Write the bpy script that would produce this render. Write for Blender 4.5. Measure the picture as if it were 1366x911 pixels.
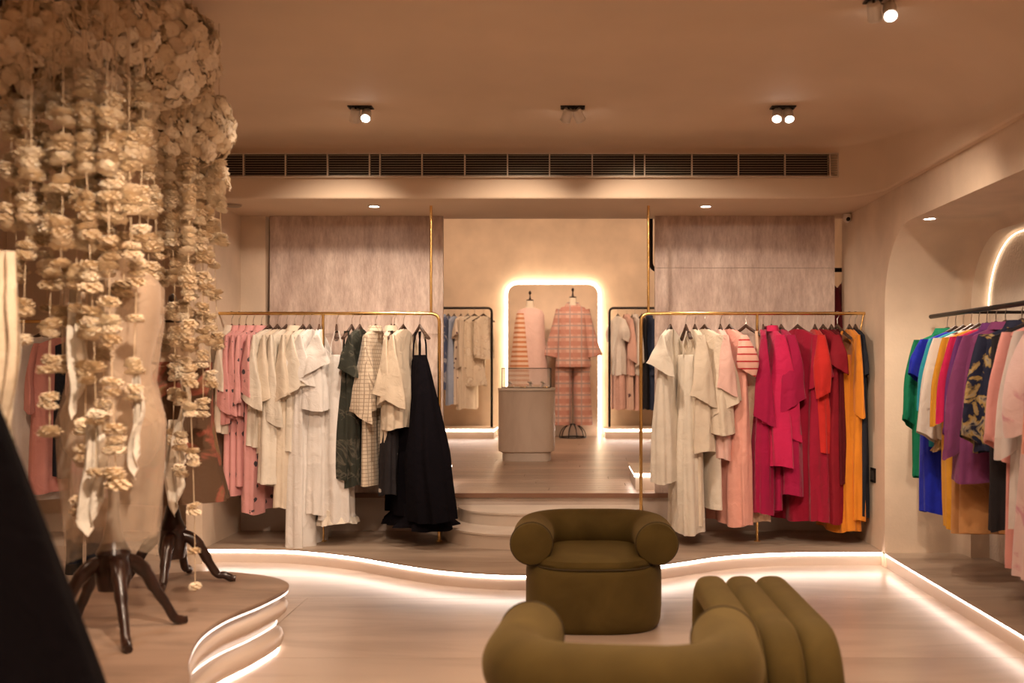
import bpy, math, random
from mathutils import Vector, Matrix

# ------------------------------------------------------------------ scene, camera, world, exposure
for o in list(bpy.data.objects):
    bpy.data.objects.remove(o, do_unlink=True)
SC = bpy.context.scene
COL = SC.collection
R = math.radians
PI = math.pi
rnd = random.Random(7)

CAM_Z = 1.21
FPX = 1328.0            # focal length in pixels of the 1366 px wide frame
VPX, VPY = 764.0, 492.0  # where lines running straight into the room meet
cam_data = bpy.data.cameras.new('camera')
cam_data.sensor_width = 36.0
cam_data.lens = FPX / 1366.0 * 36.0
cam_data.shift_x = -(VPX - 683.0) / 1366.0
cam_data.shift_y = (VPY - 455.5) / 1366.0
cam_data.dof.use_dof = True
cam_data.dof.focus_distance = 6.4
cam_data.dof.aperture_fstop = 2.0
cam = bpy.data.objects.new('camera', cam_data)
cam.location = (0, 0, CAM_Z)
cam.rotation_euler = (R(90), 0, 0)
COL.objects.link(cam)
SC.camera = cam

world = bpy.data.worlds.new('world')
SC.world = world
world.use_nodes = True
world.node_tree.nodes['Background'].inputs[0].default_value = (0.9, 0.6, 0.4, 1)
world.node_tree.nodes['Background'].inputs[1].default_value = 0.02

SC.view_settings.view_transform = 'Standard'
SC.view_settings.look = 'None'
SC.view_settings.exposure = 0.8
SC.view_settings.gamma = 1.0
SC.view_settings.use_curve_mapping = False

WARM = (1.0, 0.79, 0.61)
WARM2 = (1.0, 0.68, 0.45)
LEDC = (1.0, 0.83, 0.72)


def spot(name, loc, target, power, angle, blend=0.6, col=WARM, radius=0.035):
    l = bpy.data.lights.new(name, 'SPOT')
    l.energy = power
    l.color = col
    l.spot_size = R(angle)
    l.spot_blend = blend
    l.shadow_soft_size = radius
    o = bpy.data.objects.new(name, l)
    o.location = loc
    d = Vector(target) - Vector(loc)
    o.rotation_euler = d.to_track_quat('-Z', 'Y').to_euler()
    COL.objects.link(o)
    return o


def area(name, loc, rot, sx, sy, power, col=WARM):
    l = bpy.data.lights.new(name, 'AREA')
    l.shape = 'RECTANGLE'
    l.size = sx
    l.size_y = sy
    l.energy = power
    l.color = col
    o = bpy.data.objects.new(name, l)
    o.location = loc
    o.rotation_euler = rot
    COL.objects.link(o)
    return o


# heights and main lines of the place (metres; the camera stands at x=0, y=0 and looks along +y)
ZP = 0.09      # display platform
ZU = 0.35      # upper floor
ZS = 2.27      # soffit
ZC = 2.63      # ceiling
YE = 6.88      # front edge of the upper floor
XR = 1.90      # right wall
XL = -2.30     # left wall return
YB = 12.9      # far wall of the upper room
YR = 6.47      # gold racks
RAILZ = 1.57   # gold rails

# fill lamps added out of view under the ceiling to brighten the shop
FILL_LAMPS = ((-1.1, 1.6, 55), (0.4, 1.0, 55), (1.0, 2.0, 45), (-0.6, 0.0, 60), (1.0, 0.0, 60), (-2.6, 2.4, 40), (-3.0, 4.8, 45), (-0.5, 3.0, 60), (0.5, 3.0, 45))
for (x, y, pw) in FILL_LAMPS:
    spot('added_fill_light', (x, y, 2.6), (x, y + (1.3 if y == 3.0 else 0.2), 0), pw, 130, 0.9, WARM2, 0.08)
# unseen accent spots added to brighten the racks, flowers and alcove
ADDED_ACCENTS = ((-0.9, 3.2, (-1.5, 6.5, 1.1), 70, 42), (0.6, 3.0, (1.2, 6.5, 1.1), 75, 42), (-0.3, 1.5, (-1.65, 3.5, 1.1), 190, 42), (0.9, 3.2, (2.1, 5.0, 1.0), 45, 45))
for (x, y, tg, pw, an) in ADDED_ACCENTS:
    spot('added_accent_light', (x, y, 2.58), tg, pw, an, 0.8, WARM, 0.05)
# unseen lamps added to brighten the upper room and its mannequins
UPPER_FILL_LAMPS = ((-1.4, 8.4, 70), (1.2, 8.4, 70), (-1.2, 10.6, 130), (0.9, 10.6, 130))
for (x, y, pw) in UPPER_FILL_LAMPS:
    spot('upper_fill_light', (x, y, 3.46), (x, y + 2.2, 0.8), pw * 0.72, 135, 0.9, WARM2, 0.1)
spot('mannequin_light', (-0.2, 10.8, 3.3), (-0.2, 12.5, 1.4), 40, 45, 0.7, WARM, 0.06)


# ------------------------------------------------------------------ mesh helpers
class MB:
    def __init__(self):
        self.v = []
        self.f = []

    def box(self, x0, x1, y0, y1, z0, z1):
        n = len(self.v)
        self.v += [(x, y, z) for z in (z0, z1) for y in (y0, y1) for x in (x0, x1)]
        self.f += [tuple(n + i for i in q) for q in ((0, 2, 3, 1), (4, 5, 7, 6), (0, 1, 5, 4), (2, 6, 7, 3), (0, 4, 6, 2), (1, 3, 7, 5))]
        return self

    def loft(self, rings, close=True, cap0=False, cap1=False):
        n = len(self.v)
        m = len(rings[0])
        for r in rings:
            self.v += [tuple(p) for p in r]
        for i in range(len(rings) - 1):
            for j in range(m if close else m - 1):
                a = n + i * m + j
                b = n + i * m + (j + 1) % m
                self.f.append((a, b, b + m, a + m))
        if cap0:
            self.f.append(tuple(n + j for j in range(m))[::-1])
        if cap1:
            k = n + (len(rings) - 1) * m
            self.f.append(tuple(k + j for j in range(m)))
        return self

    def tube(self, path, r, seg=8, cap=True, closed=False):
        P = [Vector(p) for p in path]
        rr = r if isinstance(r, (list, tuple)) else [r] * len(P)
        rings = []
        up = None
        for i, p in enumerate(P):
            if closed:
                t = (P[(i + 1) % len(P)] - P[i - 1]).normalized()
            else:
                t = (P[min(i + 1, len(P) - 1)] - P[max(i - 1, 0)])
                t = t.normalized() if t.length > 1e-9 else Vector((0, 0, 1))
            if up is None:
                up = Vector((0, 0, 1)) if abs(t.z) < 0.9 else Vector((1, 0, 0))
            a = t.cross(up)
            if a.length < 1e-6:
                a = t.cross(Vector((0, 1, 0)))
            a.normalize()
            b = a.cross(t).normalized()
            up = b
            rings.append([p + (a * math.cos(2 * PI * k / seg) + b * math.sin(2 * PI * k / seg)) * rr[i] for k in range(seg)])
        if closed:
            rings.append(rings[0])
        return self.loft(rings, True, cap and not closed, cap and not closed)

    def lathe(self, prof, c=(0, 0, 0), seg=24, sx=1.0, sy=1.0, cap0=True, cap1=True):
        rings = [[(c[0] + sx * r * math.cos(2 * PI * k / seg), c[1] + sy * r * math.sin(2 * PI * k / seg), c[2] + z) for k in range(seg)] for (r, z) in prof]
        return self.loft(rings, True, cap0, cap1)

    def prism(self, poly, z0, z1):
        n = len(poly)
        a = sum(poly[i][0] * poly[(i + 1) % n][1] - poly[(i + 1) % n][0] * poly[i][1] for i in range(n))
        if a < 0:
            poly = poly[::-1]
        return self.loft([[(x, y, z0) for x, y in poly], [(x, y, z1) for x, y in poly]], True, True, True)

    def quad(self, *p):
        n = len(self.v)
        self.v += [tuple(q) for q in p]
        self.f.append(tuple(range(n, n + len(p))))
        return self

    def mesh(self, name, mat, smooth=True, ang=40):
        me = bpy.data.meshes.new(name)
        me.from_pydata([tuple(p) for p in self.v], [], self.f)
        me.materials.append(mat)
        if smooth:
            me.shade_smooth()
            me.set_sharp_from_angle(angle=R(ang))
        me.update()
        return me

    def build(self, name, mat, parent=None, smooth=True, ang=40, world=False):
        if world and parent is not None:
            c = parent.location
            self.v = [(p[0] - c[0], p[1] - c[1], p[2] - c[2]) for p in self.v]
        return link(name, self.mesh(name, mat, smooth, ang), parent)


def link(name, me, parent=None, loc=None, rot=None, scale=None):
    o = bpy.data.objects.new(name, me)
    COL.objects.link(o)
    if parent is not None:
        o.parent = parent
    if loc is not None:
        o.location = loc
    if rot is not None:
        o.rotation_euler = rot
    if scale is not None:
        o.scale = scale if isinstance(scale, (tuple, list)) else (scale,) * 3
    return o


def tag(o, label, cat, group=None):
    o['label'] = label
    o['category'] = cat
    if group:
        o['group'] = group
    return o


def thing(name, label, cat, loc=(0, 0, 0), rz=0.0, group=None):
    o = bpy.data.objects.new(name, None)
    o.empty_display_size = 0.05
    COL.objects.link(o)
    o.location = loc
    o.rotation_euler = (0, 0, rz)
    return tag(o, label, cat, group)


def struct(o, label=None):
    o['kind'] = 'structure'
    if label:
        o['label'] = label
    return o


def arc(cx, cy, r, a0, a1, n):
    return [(cx + r * math.cos(R(a0 + (a1 - a0) * i / n)), cy + r * math.sin(R(a0 + (a1 - a0) * i / n))) for i in range(n + 1)]


def spline(pts, n=10, closed=False):
    out = []
    m = len(pts)
    rng = range(m) if closed else range(m - 1)
    for i in rng:
        if closed:
            p0, p1, p2, p3 = pts[i - 1], pts[i], pts[(i + 1) % m], pts[(i + 2) % m]
        else:
            p0, p1, p2, p3 = pts[max(i - 1, 0)], pts[i], pts[i + 1], pts[min(i + 2, m - 1)]
        for k in range(n):
            t = k / n
            out.append(tuple(0.5 * ((2 * b) + (-a + c) * t + (2 * a - 5 * b + 4 * c - d) * t * t + (-a + 3 * b - 3 * c + d) * t ** 3) for a, b, c, d in zip(p0, p1, p2, p3)))
    if not closed:
        out.append(tuple(pts[-1]))
    return out


def normals2d(path, closed=False):
    out = []
    n = len(path)
    for i in range(n):
        if closed:
            a, b = path[i - 1], path[(i + 1) % n]
        else:
            a, b = path[max(i - 1, 0)], path[min(i + 1, n - 1)]
        dx, dy = b[0] - a[0], b[1] - a[1]
        l = math.hypot(dx, dy) or 1
        out.append((dy / l, -dx / l))
    return out


def band(mb, path, z0, z1, off0, off1, closed=False):
    """a strip that follows a plan path: box section between two offsets along the right-hand normal"""
    N = normals2d(path, closed)
    rings = []
    for (x, y), (nx, ny) in zip(path, N):
        rings.append([(x + nx * off0, y + ny * off0, z0), (x + nx * off1, y + ny * off1, z0), (x + nx * off1, y + ny * off1, z1), (x + nx * off0, y + ny * off0, z1)])
    if closed:
        rings.append(rings[0])
    mb.loft(rings, True, not closed, not closed)
    return mb


# ------------------------------------------------------------------ materials
MATS = {}


def mat_base(name, col, rough=0.6, metal=0.0, spec=0.5):
    m = bpy.data.materials.new(name)
    m.use_nodes = True
    b = m.node_tree.nodes['Principled BSDF']
    b.inputs['Base Color'].default_value = (*col, 1)
    b.inputs['Roughness'].default_value = rough
    b.inputs['Metallic'].default_value = metal
    b.inputs['Specular IOR Level'].default_value = spec
    MATS[name] = m
    return m


def N(m, t, **kw):
    n = m.node_tree.nodes.new(t)
    for k, v in kw.items():
        if k in ('operation', 'blend_type', 'data_type', 'feature', 'wave_type', 'bands_direction', 'noise_dimensions', 'clamp'):
            setattr(n, k, v)
        else:
            n.inputs[k].default_value = v
    return n


def L(m, a, b):
    m.node_tree.links.new(a, b)


def coords(m, scale=(1, 1, 1), kind='Object'):
    t = m.node_tree.nodes.new('ShaderNodeTexCoord')
    mp = m.node_tree.nodes.new('ShaderNodeMapping')
    mp.inputs['Scale'].default_value = scale
    L(m, t.outputs[kind], mp.inputs['Vector'])
    return mp.outputs['Vector']


def ramp(m, fac, stops):
    r = m.node_tree.nodes.new('ShaderNodeValToRGB')
    e = r.color_ramp.elements
    while len(e) > 1:
        e.remove(e[-1])
    e[0].position = stops[0][0]
    e[0].color = (*stops[0][1], 1)
    for p, c in stops[1:]:
        x = e.new(p)
        x.color = (*c, 1)
    L(m, fac, r.inputs['Fac'])
    return r.outputs['Color']


def mix(m, fac, a, b, mode='MIX'):
    n = m.node_tree.nodes.new('ShaderNodeMix')
    n.data_type = 'RGBA'
    n.blend_type = mode
    for sock, val in ((n.inputs[0], fac), (n.inputs[6], a), (n.inputs[7], b)):
        if isinstance(val, (int, float)):
            sock.default_value = val
        elif isinstance(val, tuple):
            sock.default_value = (*val, 1)
        else:
            L(m, val, sock)
    return n.outputs[2]


def bump(m, h, strength=0.3, dist=0.01):
    b = m.node_tree.nodes.new('ShaderNodeBump')
    b.inputs['Strength'].default_value = strength
    b.inputs['Distance'].default_value = dist
    L(m, h, b.inputs['Height'])
    L(m, b.outputs['Normal'], m.node_tree.nodes['Principled BSDF'].inputs['Normal'])


def setcol(m, c):
    L(m, c, m.node_tree.nodes['Principled BSDF'].inputs['Base Color'])


def plaster(name, col, scale=3.0, var=0.12, rough=0.7, bs=0.12, fine=60.0):
    m = mat_base(name, col, rough)
    v = coords(m)
    n = N(m, 'ShaderNodeTexNoise', Scale=scale, Detail=5.0)
    L(m, v, n.inputs['Vector'])
    lo = tuple(c * (1 - var) for c in col)
    hi = tuple(min(1, c * (1 + var)) for c in col)
    setcol(m, ramp(m, n.outputs['Fac'], [(0.3, lo), (0.7, hi)]))
    f = N(m, 'ShaderNodeTexNoise', Scale=fine, Detail=3.0)
    L(m, v, f.inputs['Vector'])
    bump(m, f.outputs['Fac'], bs, 0.01)
    return m


def emit(name, col, strength):
    m = bpy.data.materials.new(name)
    m.use_nodes = True
    b = m.node_tree.nodes['Principled BSDF']
    b.inputs['Base Color'].default_value = (0.8, 0.8, 0.8, 1)
    b.inputs['Emission Color'].default_value = (*col, 1)
    b.inputs['Emission Strength'].default_value = strength
    MATS[name] = m
    return m


M_WALL = plaster('warm_plaster', (0.70, 0.56, 0.43))
M_CEIL = plaster('ceiling_plaster', (0.68, 0.53, 0.39), 1.5, 0.06, 0.75, 0.06)
M_ROUGH = plaster('stucco', (0.68, 0.58, 0.48), 4.0, 0.1, 0.8, 0.6, 55.0)
M_RISER = plaster('riser_stone', (0.52, 0.42, 0.35), 3.0, 0.12, 0.5, 0.05)
M_LED = emit('led_strip', LEDC, 9.0)
M_LEDW = emit('led_halo', (1.0, 0.80, 0.55), 8.0)
M_LEDA = emit('led_alcove', (1.0, 0.78, 0.56), 2.2)
M_LEDP = emit('led_plinth', LEDC, 1.6)
M_LAMP = emit('lamp_lens', (1.0, 0.92, 0.84), 14.0)


def marble(name, base, dark, rough, sx, sy, amount=0.6, var=0.1, coat=0.0):
    m = mat_base(name, base, rough)
    v = coords(m, (sx, sy, 1.0), 'Object')
    # every slab shows another stretch of the vein
    inf = m.node_tree.nodes.new('ShaderNodeObjectInfo')
    add = m.node_tree.nodes.new('ShaderNodeVectorMath')
    add.operation = 'ADD'
    mul = m.node_tree.nodes.new('ShaderNodeVectorMath')
    mul.operation = 'SCALE'
    mul.inputs[0].default_value = (13.0, 29.0, 7.0)
    L(m, inf.outputs['Random'], mul.inputs['Scale'])
    L(m, v, add.inputs[0])
    L(m, mul.outputs[0], add.inputs[1])
    n = N(m, 'ShaderNodeTexNoise', Scale=1.0, Detail=6.0, Roughness=0.6, Distortion=0.6)
    L(m, add.outputs[0], n.inputs['Vector'])
    c = ramp(m, n.outputs['Fac'], [(0.32, dark), (0.55, base), (0.75, tuple(min(1, k * 1.08) for k in base))])
    h = ramp(m, inf.outputs['Random'], [(0.0, (1 - var,) * 3), (1.0, (1.0, 1.0, 1.0))])
    setcol(m, mix(m, 1.0, c, h, 'MULTIPLY'))
    if coat:
        m.node_tree.nodes['Principled BSDF'].inputs['Coat Weight'].default_value = coat
        m.node_tree.nodes['Principled BSDF'].inputs['Coat Roughness'].default_value = 0.12
    return m


M_FLOOR = marble('floor_slab', (0.50, 0.395, 0.32), (0.32, 0.235, 0.18), 0.28, 0.5, 3.2, var=0.12)
M_GROUT = mat_base('grout', (0.30, 0.24, 0.19), 0.8)
M_PLAT = marble('platform_top', (0.44, 0.34, 0.26), (0.28, 0.20, 0.145), 0.42, 0.8, 5.0)
M_PLINTHTOP = marble('plinth_top', (0.30, 0.20, 0.14), (0.17, 0.11, 0.075), 0.45, 1.2, 5.0)
M_PLANK = marble('wood_plank', (0.42, 0.30, 0.22), (0.27, 0.18, 0.13), 0.36, 0.9, 22.0, var=0.28)
M_STEP = plaster('step_stone', (0.62, 0.52, 0.43), 3.0, 0.1, 0.5, 0.05)
M_SATIN = mat_base('pearl_satin', (0.70, 0.58, 0.49), 0.30, 0.1)

# washed, streaky metallic panel
m = mat_base('washed_panel', (0.4, 0.33, 0.28), 0.42, 0.0)
v = coords(m, (5, 5, 1.6))
n1 = N(m, 'ShaderNodeTexNoise', Scale=1.6, Detail=8.0, Roughness=0.7)
L(m, v, n1.inputs['Vector'])
v2 = coords(m, (42, 42, 11))
n2 = N(m, 'ShaderNodeTexNoise', Scale=1.0, Detail=4.0, Roughness=0.7)
L(m, v2, n2.inputs['Vector'])
c1 = ramp(m, n1.outputs['Fac'], [(0.3, (0.40, 0.295, 0.25)), (0.5, (0.58, 0.45, 0.385)), (0.68, (0.76, 0.63, 0.55))])
c2 = ramp(m, n2.outputs['Fac'], [(0.32, (0.72, 0.68, 0.66)), (0.62, (1.0, 1.0, 1.0))])
setcol(m, mix(m, 0.75, c1, c2, 'MULTIPLY'))
bump(m, n2.outputs['Fac'], 0.35, 0.01)
M_PANEL = m

M_GOLD = mat_base('brushed_gold', (0.80, 0.52, 0.20), 0.25, 1.0)
M_BLACKM = mat_base('black_metal', (0.018, 0.013, 0.011), 0.4, 0.6)
M_STEEL = mat_base('steel', (0.55, 0.50, 0.45), 0.3, 1.0)
M_WHITEP = mat_base('white_paint', (0.75, 0.70, 0.64), 0.4)
M_DARK = mat_base('dark_void', (0.02, 0.015, 0.012), 0.9)
M_SLAT = mat_base('vent_slat', (0.36, 0.29, 0.21), 0.45, 0.3)
M_VENTF = mat_base('vent_frame', (0.58, 0.48, 0.38), 0.5)

m = mat_base('dark_walnut', (0.05, 0.018, 0.010), 0.28)
v = coords(m, (8, 8, 1))
n1 = N(m, 'ShaderNodeTexNoise', Scale=4.0, Detail=4.0)
L(m, v, n1.inputs['Vector'])
setcol(m, ramp(m, n1.outputs['Fac'], [(0.3, (0.014, 0.006, 0.004)), (0.7, (0.040, 0.015, 0.009))]))
M_WALNUT = m
m = mat_base('hanger_wood', (0.06, 0.03, 0.02), 0.45)
v = coords(m, (3, 20, 20))
n1 = N(m, 'ShaderNodeTexNoise', Scale=4.0, Detail=3.0)
L(m, v, n1.inputs['Vector'])
setcol(m, ramp(m, n1.outputs['Fac'], [(0.3, (0.035, 0.018, 0.012)), (0.7, (0.09, 0.045, 0.028))]))
M_HANGER = m

# olive velvet
m = mat_base('olive_velvet', (0.10, 0.070, 0.018), 0.85, 0.0, 0.2)
b = m.node_tree.nodes['Principled BSDF']
b.inputs['Sheen Weight'].default_value = 0.22
b.inputs['Sheen Roughness'].default_value = 0.4
b.inputs['Sheen Tint'].default_value = (0.62, 0.46, 0.20, 1)
v = coords(m)
n1 = N(m, 'ShaderNodeTexNoise', Scale=5.0, Detail=4.0, Distortion=0.5)
L(m, v, n1.inputs['Vector'])
setcol(m, ramp(m, n1.outputs['Fac'], [(0.3, (0.070, 0.047, 0.011)), (0.7, (0.105, 0.073, 0.019))]))
n2 = N(m, 'ShaderNodeTexNoise', Scale=260.0, Detail=2.0)
L(m, v, n2.inputs['Vector'])
bump(m, n2.outputs['Fac'], 0.15, 0.004)
M_VELVET = m
M_PIPING = mat_base('dark_olive_piping', (0.045, 0.030, 0.008), 0.9)

# glass
m = bpy.data.materials.new('glass')
m.use_nodes = True
b = m.node_tree.nodes['Principled BSDF']
b.inputs['Base Color'].default_value = (0.95, 0.92, 0.88, 1)
b.inputs['Roughness'].default_value = 0.02
b.inputs['Alpha'].default_value = 0.16
M_GLASS = m


def fabric(name, col, pattern=None, col2=None, scale=12.0, thr=0.3, alpha=1.0, rough=0.8, col3=None):
    m = mat_base(name, col, rough, 0.0, 0.25)
    b = m.node_tree.nodes['Principled BSDF']
    b.inputs['Sheen Weight'].default_value = 0.15 if sum(col) > 0.3 else 0.0
    v = coords(m)
    base = None
    if pattern == 'spots':
        vo = N(m, 'ShaderNodeTexVoronoi', Scale=scale, Randomness=0.9)
        L(m, v, vo.inputs['Vector'])
        nz = N(m, 'ShaderNodeTexNoise', Scale=scale * 4, Detail=2.0)
        L(m, v, nz.inputs['Vector'])
        ad = N(m, 'ShaderNodeMath', operation='MULTIPLY_ADD')
        L(m, nz.outputs['Fac'], ad.inputs[0])
        ad.inputs[1].default_value = 0.35
        L(m, vo.outputs['Distance'], ad.inputs[2])
        base = ramp(m, ad.outputs[0], [(thr, col2), (thr + 0.05, col)])
    elif pattern == 'floral':
        vo = N(m, 'ShaderNodeTexVoronoi', Scale=scale)
        L(m, v, vo.inputs['Vector'])
        nz = N(m, 'ShaderNodeTexNoise', Scale=scale * 0.8, Detail=5.0, Distortion=1.0)
        L(m, v, nz.inputs['Vector'])
        base = ramp(m, nz.outputs['Fac'], [(0.53, col), (0.57, col2), (0.63, col3 or col2), (0.70, col)])
    elif pattern in ('check', 'plaid', 'stripes', 'vstripes'):
        sx = m.node_tree.nodes.new('ShaderNodeSeparateXYZ')
        L(m, v, sx.inputs[0])

        def bars(sock, sc, width, ph=0.0):
            a = N(m, 'ShaderNodeMath', operation='MULTIPLY_ADD')
            L(m, sock, a.inputs[0])
            a.inputs[1].default_value = sc
            a.inputs[2].default_value = ph
            fr = N(m, 'ShaderNodeMath', operation='FRACT')
            L(m, a.outputs[0], fr.inputs[0])
            lt = N(m, 'ShaderNodeMath', operation='LESS_THAN')
            L(m, fr.outputs[0], lt.inputs[0])
            lt.inputs[1].default_value = width
            return lt.outputs[0]
        if pattern == 'stripes':
            base = mix(m, bars(sx.outputs['Z'], scale, thr), col, col2)
        elif pattern == 'vstripes':
            base = mix(m, bars(sx.outputs['X'], scale, thr), col, col2)
        elif pattern == 'check':
            c1 = mix(m, bars(sx.outputs['Z'], scale, thr), col, col2)
            xy = N(m, 'ShaderNodeMath', operation='MULTIPLY_ADD')
            L(m, sx.outputs['Y'], xy.inputs[0])
            xy.inputs[1].default_value = 0.8
            L(m, sx.outputs['X'], xy.inputs[2])
            base = mix(m, bars(xy.outputs[0], scale, thr), c1, col2)
        else:
            c1 = mix(m, bars(sx.outputs['Z'], scale, 0.42), col, col2)
            h1 = N(m, 'ShaderNodeMath', operation='MULTIPLY')
            L(m, bars(sx.outputs['X'], scale, 0.42), h1.inputs[0])
            h1.inputs[1].default_value = 0.55
            c2 = mix(m, h1.outputs[0], c1, col2)
            h2 = N(m, 'ShaderNodeMath', operation='MULTIPLY')
            L(m, bars(sx.outputs['X'], scale, 0.12, 0.3), h2.inputs[0])
            h2.inputs[1].default_value = 0.8
            c3 = mix(m, h2.outputs[0], c2, col3 or col2)
            base = mix(m, bars(sx.outputs['Z'], scale, 0.12, 0.3), c3, col3 or col2)
    if base is None:
        nz = N(m, 'ShaderNodeTexNoise', Scale=7.0, Detail=3.0)
        L(m, v, nz.inputs['Vector'])
        base = ramp(m, nz.outputs['Fac'], [(0.3, tuple(c * 0.93 for c in col)), (0.7, tuple(min(1, c * 1.05) for c in col))])
    setcol(m, base)
    w = N(m, 'ShaderNodeTexNoise', Scale=14.0, Detail=4.0, Distortion=0.8)
    L(m, v, w.inputs['Vector'])
    bump(m, w.outputs['Fac'], 0.35, 0.03)
    if alpha < 1:
        b.inputs['Alpha'].default_value = alpha
    return m

# ------------------------------------------------------------------ the setting
# main floor of large slabs
fl = MB().box(-3.9, 3.0, -1.4, 7.0, -0.12, -0.004).build('floor', M_GROUT, smooth=False)
struct(fl)
row_y = [-1.4, -0.2, 0.9, 2.0, 3.1, 4.17, 5.25, 6.4]
k = 0
for j in range(len(row_y) - 1):
    xs = [-3.9, -2.6, -1.4, 1.0, 3.0] if j % 2 else [-3.9, -2.2, 0.2, 2.6, 3.0]
    for i in range(len(xs) - 1):
        w2, h2 = (xs[i + 1] - xs[i]) / 2 - 0.0015, (row_y[j + 1] - row_y[j]) / 2 - 0.0015
        t = MB().box(-w2, w2, -h2, h2, -0.004, 0.0).build('tile', M_FLOOR, fl, smooth=False)
        t.location = ((xs[i] + xs[i + 1]) / 2, (row_y[j] + row_y[j + 1]) / 2, 0)

# wavy display platform below the gold racks
edge = spline([(-2.30, 6.22), (-2.0, 6.21), (-1.69, 6.16), (-1.32, 5.97), (-0.96, 5.70), (-0.68, 5.53), (-0.30, 5.43), (0.15, 5.50), (0.59, 5.77), (0.88, 5.97), (1.17, 6.08), (1.5, 6.12), (1.90, 6.12)], 8)
pl = MB().prism(edge + [(1.90, 7.0), (-2.30, 7.0)], ZP - 0.008, ZP).build('display_platform', M_PLAT)
struct(pl)
inn = [(x - nx * 0.012 * -1 * -1, y - ny * 0.012) for (x, y), (nx, ny) in zip(edge, normals2d(edge))]
rs = MB().prism([(x, y) for x, y in inn] + [(1.90, 7.0), (-2.30, 7.0)], 0.0, ZP - 0.008).build('riser', M_SATIN, pl)
led = band(MB(), inn, ZP - 0.026, ZP - 0.009, 0.001, 0.006).build('led_strip', M_LED, pl)

# raised side platform of the right alcove
MBp = MB().box(1.90, 2.5, 1.0, 6.10, ZP - 0.008, ZP)
sp = struct(MBp.build('alcove_platform', M_PLAT, smooth=False))
MB().box(1.912, 2.5, 1.0, 6.10, 0.0, ZP - 0.008).build('riser', M_SATIN, sp, smooth=False)
MB().box(1.906, 1.911, 1.0, 6.10, ZP - 0.020, ZP - 0.009).build('led_strip', M_LED, sp, smooth=False)

# upper floor with planks
uf = MB().box(-3.3, 3.0, YE + 0.015, YB + 0.1, 0.0, ZU - 0.012).build('upper_floor', M_RISER, smooth=False)
struct(uf)
MB().box(XL, XR, YE - 0.004, YE + 0.02, ZU - 0.03, ZU).build('nosing', mat_base('nosing_wood', (0.20, 0.10, 0.06), 0.4), uf, smooth=False)
y = YE + 0.02
j = 0
while y < YB:
    d = 0.15
    x = -3.3 - (j * 0.67) % 1.9
    while x < 3.0:
        a, b_ = max(x, -3.3), min(x + 1.9, 3.0)
        if b_ - a > 0.05:
            w2 = (b_ - a) / 2 - 0.0015
            h2 = (min(y + d, YB) - y) / 2 - 0.0015
            o = MB().box(-w2, w2, -h2, h2, -0.012, 0.0).build('plank', M_PLANK, uf, smooth=False)
            o.location = ((a + b_) / 2, y + h2, ZU)
        x += 1.9
    y += d
    j += 1

# two curved steps up
def half(cx, y0, rx, ry, n=28):
    return [(cx + rx * math.copysign(abs(math.cos(a)) ** 0.75, math.cos(a)), y0 - ry * abs(math.sin(a)) ** 0.85) for a in [PI * i / n for i in range(n + 1)]]
for (rx, ry, z0, z1) in ((0.74, 0.74, ZP, ZP + 0.095), (0.63, 0.42, ZP + 0.095, ZP + 0.18)):
    mb = MB()
    h = half(-0.15, YE, rx, ry)
    mb.prism(h, z0, z1 - 0.012)
    h2_ = half(-0.15, YE, rx + 0.006, ry + 0.006)
    mb.prism(h2_, z1 - 0.012, z1)
    s = struct(mb.build('curved_step', M_STEP))

# ceiling with its cove and the bulkhead
path = [(-3.9, 6.2), (-2.0, 6.2), (0.0, 6.2), (1.0, 6.2), (1.45, 6.2)] + arc(1.50, 5.84, 0.36, 82, 8, 14) + [(1.86, 5.6 - 0.2 * i) for i in range(11)] + [(1.86, 3.0), (1.86, 1.0), (1.86, -1.4)]
NP = normals2d(path)          # right-hand normal points into the room here
mb = MB()
inner = []
rings = []
for (x, y), (nx, ny) in zip(path, NP):
    t = min(1, max(0, (6.1 - y) / 1.9)) if x > 1.46 else 0.0
    t = t * t * (3 - 2 * t)
    cv = 0.14 + 0.62 * t
    hh = 0.05 + 0.26 * t
    ring = []
    for q in range(11):
        u = q / 10
        a = u * PI / 2
        dd = cv * (1 - math.sin(a))
        zz = ZC - hh * (1 - math.cos(a))
        ring.append((x + nx * dd, y + ny * dd, zz))
    ring.append((x, y, ZS + 0.012))
    ring.append((x - nx * 0.004, y - ny * 0.004, ZS + 0.003))
    ring.append((x - nx * 0.012, y - ny * 0.012, ZS))
    rings.append(ring)
    inner.append(ring[0])
mb.loft(rings, close=False)
struct(mb.build('ceiling_bulkhead', M_CEIL, ang=60))
mb = MB()
mb.quad(*(inner + [(-3.9, -1.4, ZC)]))
struct(mb.build('ceiling', M_CEIL, smooth=False))
mb = MB()
mb.quad(*([(x - nx * 0.01, y - ny * 0.01, ZS) for (x, y), (nx, ny) in zip(path, NP)] + [(2.0, -1.4, ZS), (2.0, 6.95, ZS), (-3.9, 6.95, ZS)]))
struct(mb.build('ceiling_soffit', M_CEIL, smooth=False))

# walls
struct(MB().box(-3.9, 3.0, 6.95, 7.03, ZS, 3.5).build('wall_header', M_WALL, smooth=False))
struct(MB().box(-3.9, 3.0, -1.5, -1.4, -0.1, 2.8).build('wall_front', M_WALL, smooth=False))
struct(MB().box(-4.0, -3.9, -1.4, 7.0, -0.1, 2.8).build('wall_left', M_WALL, smooth=False))
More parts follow.
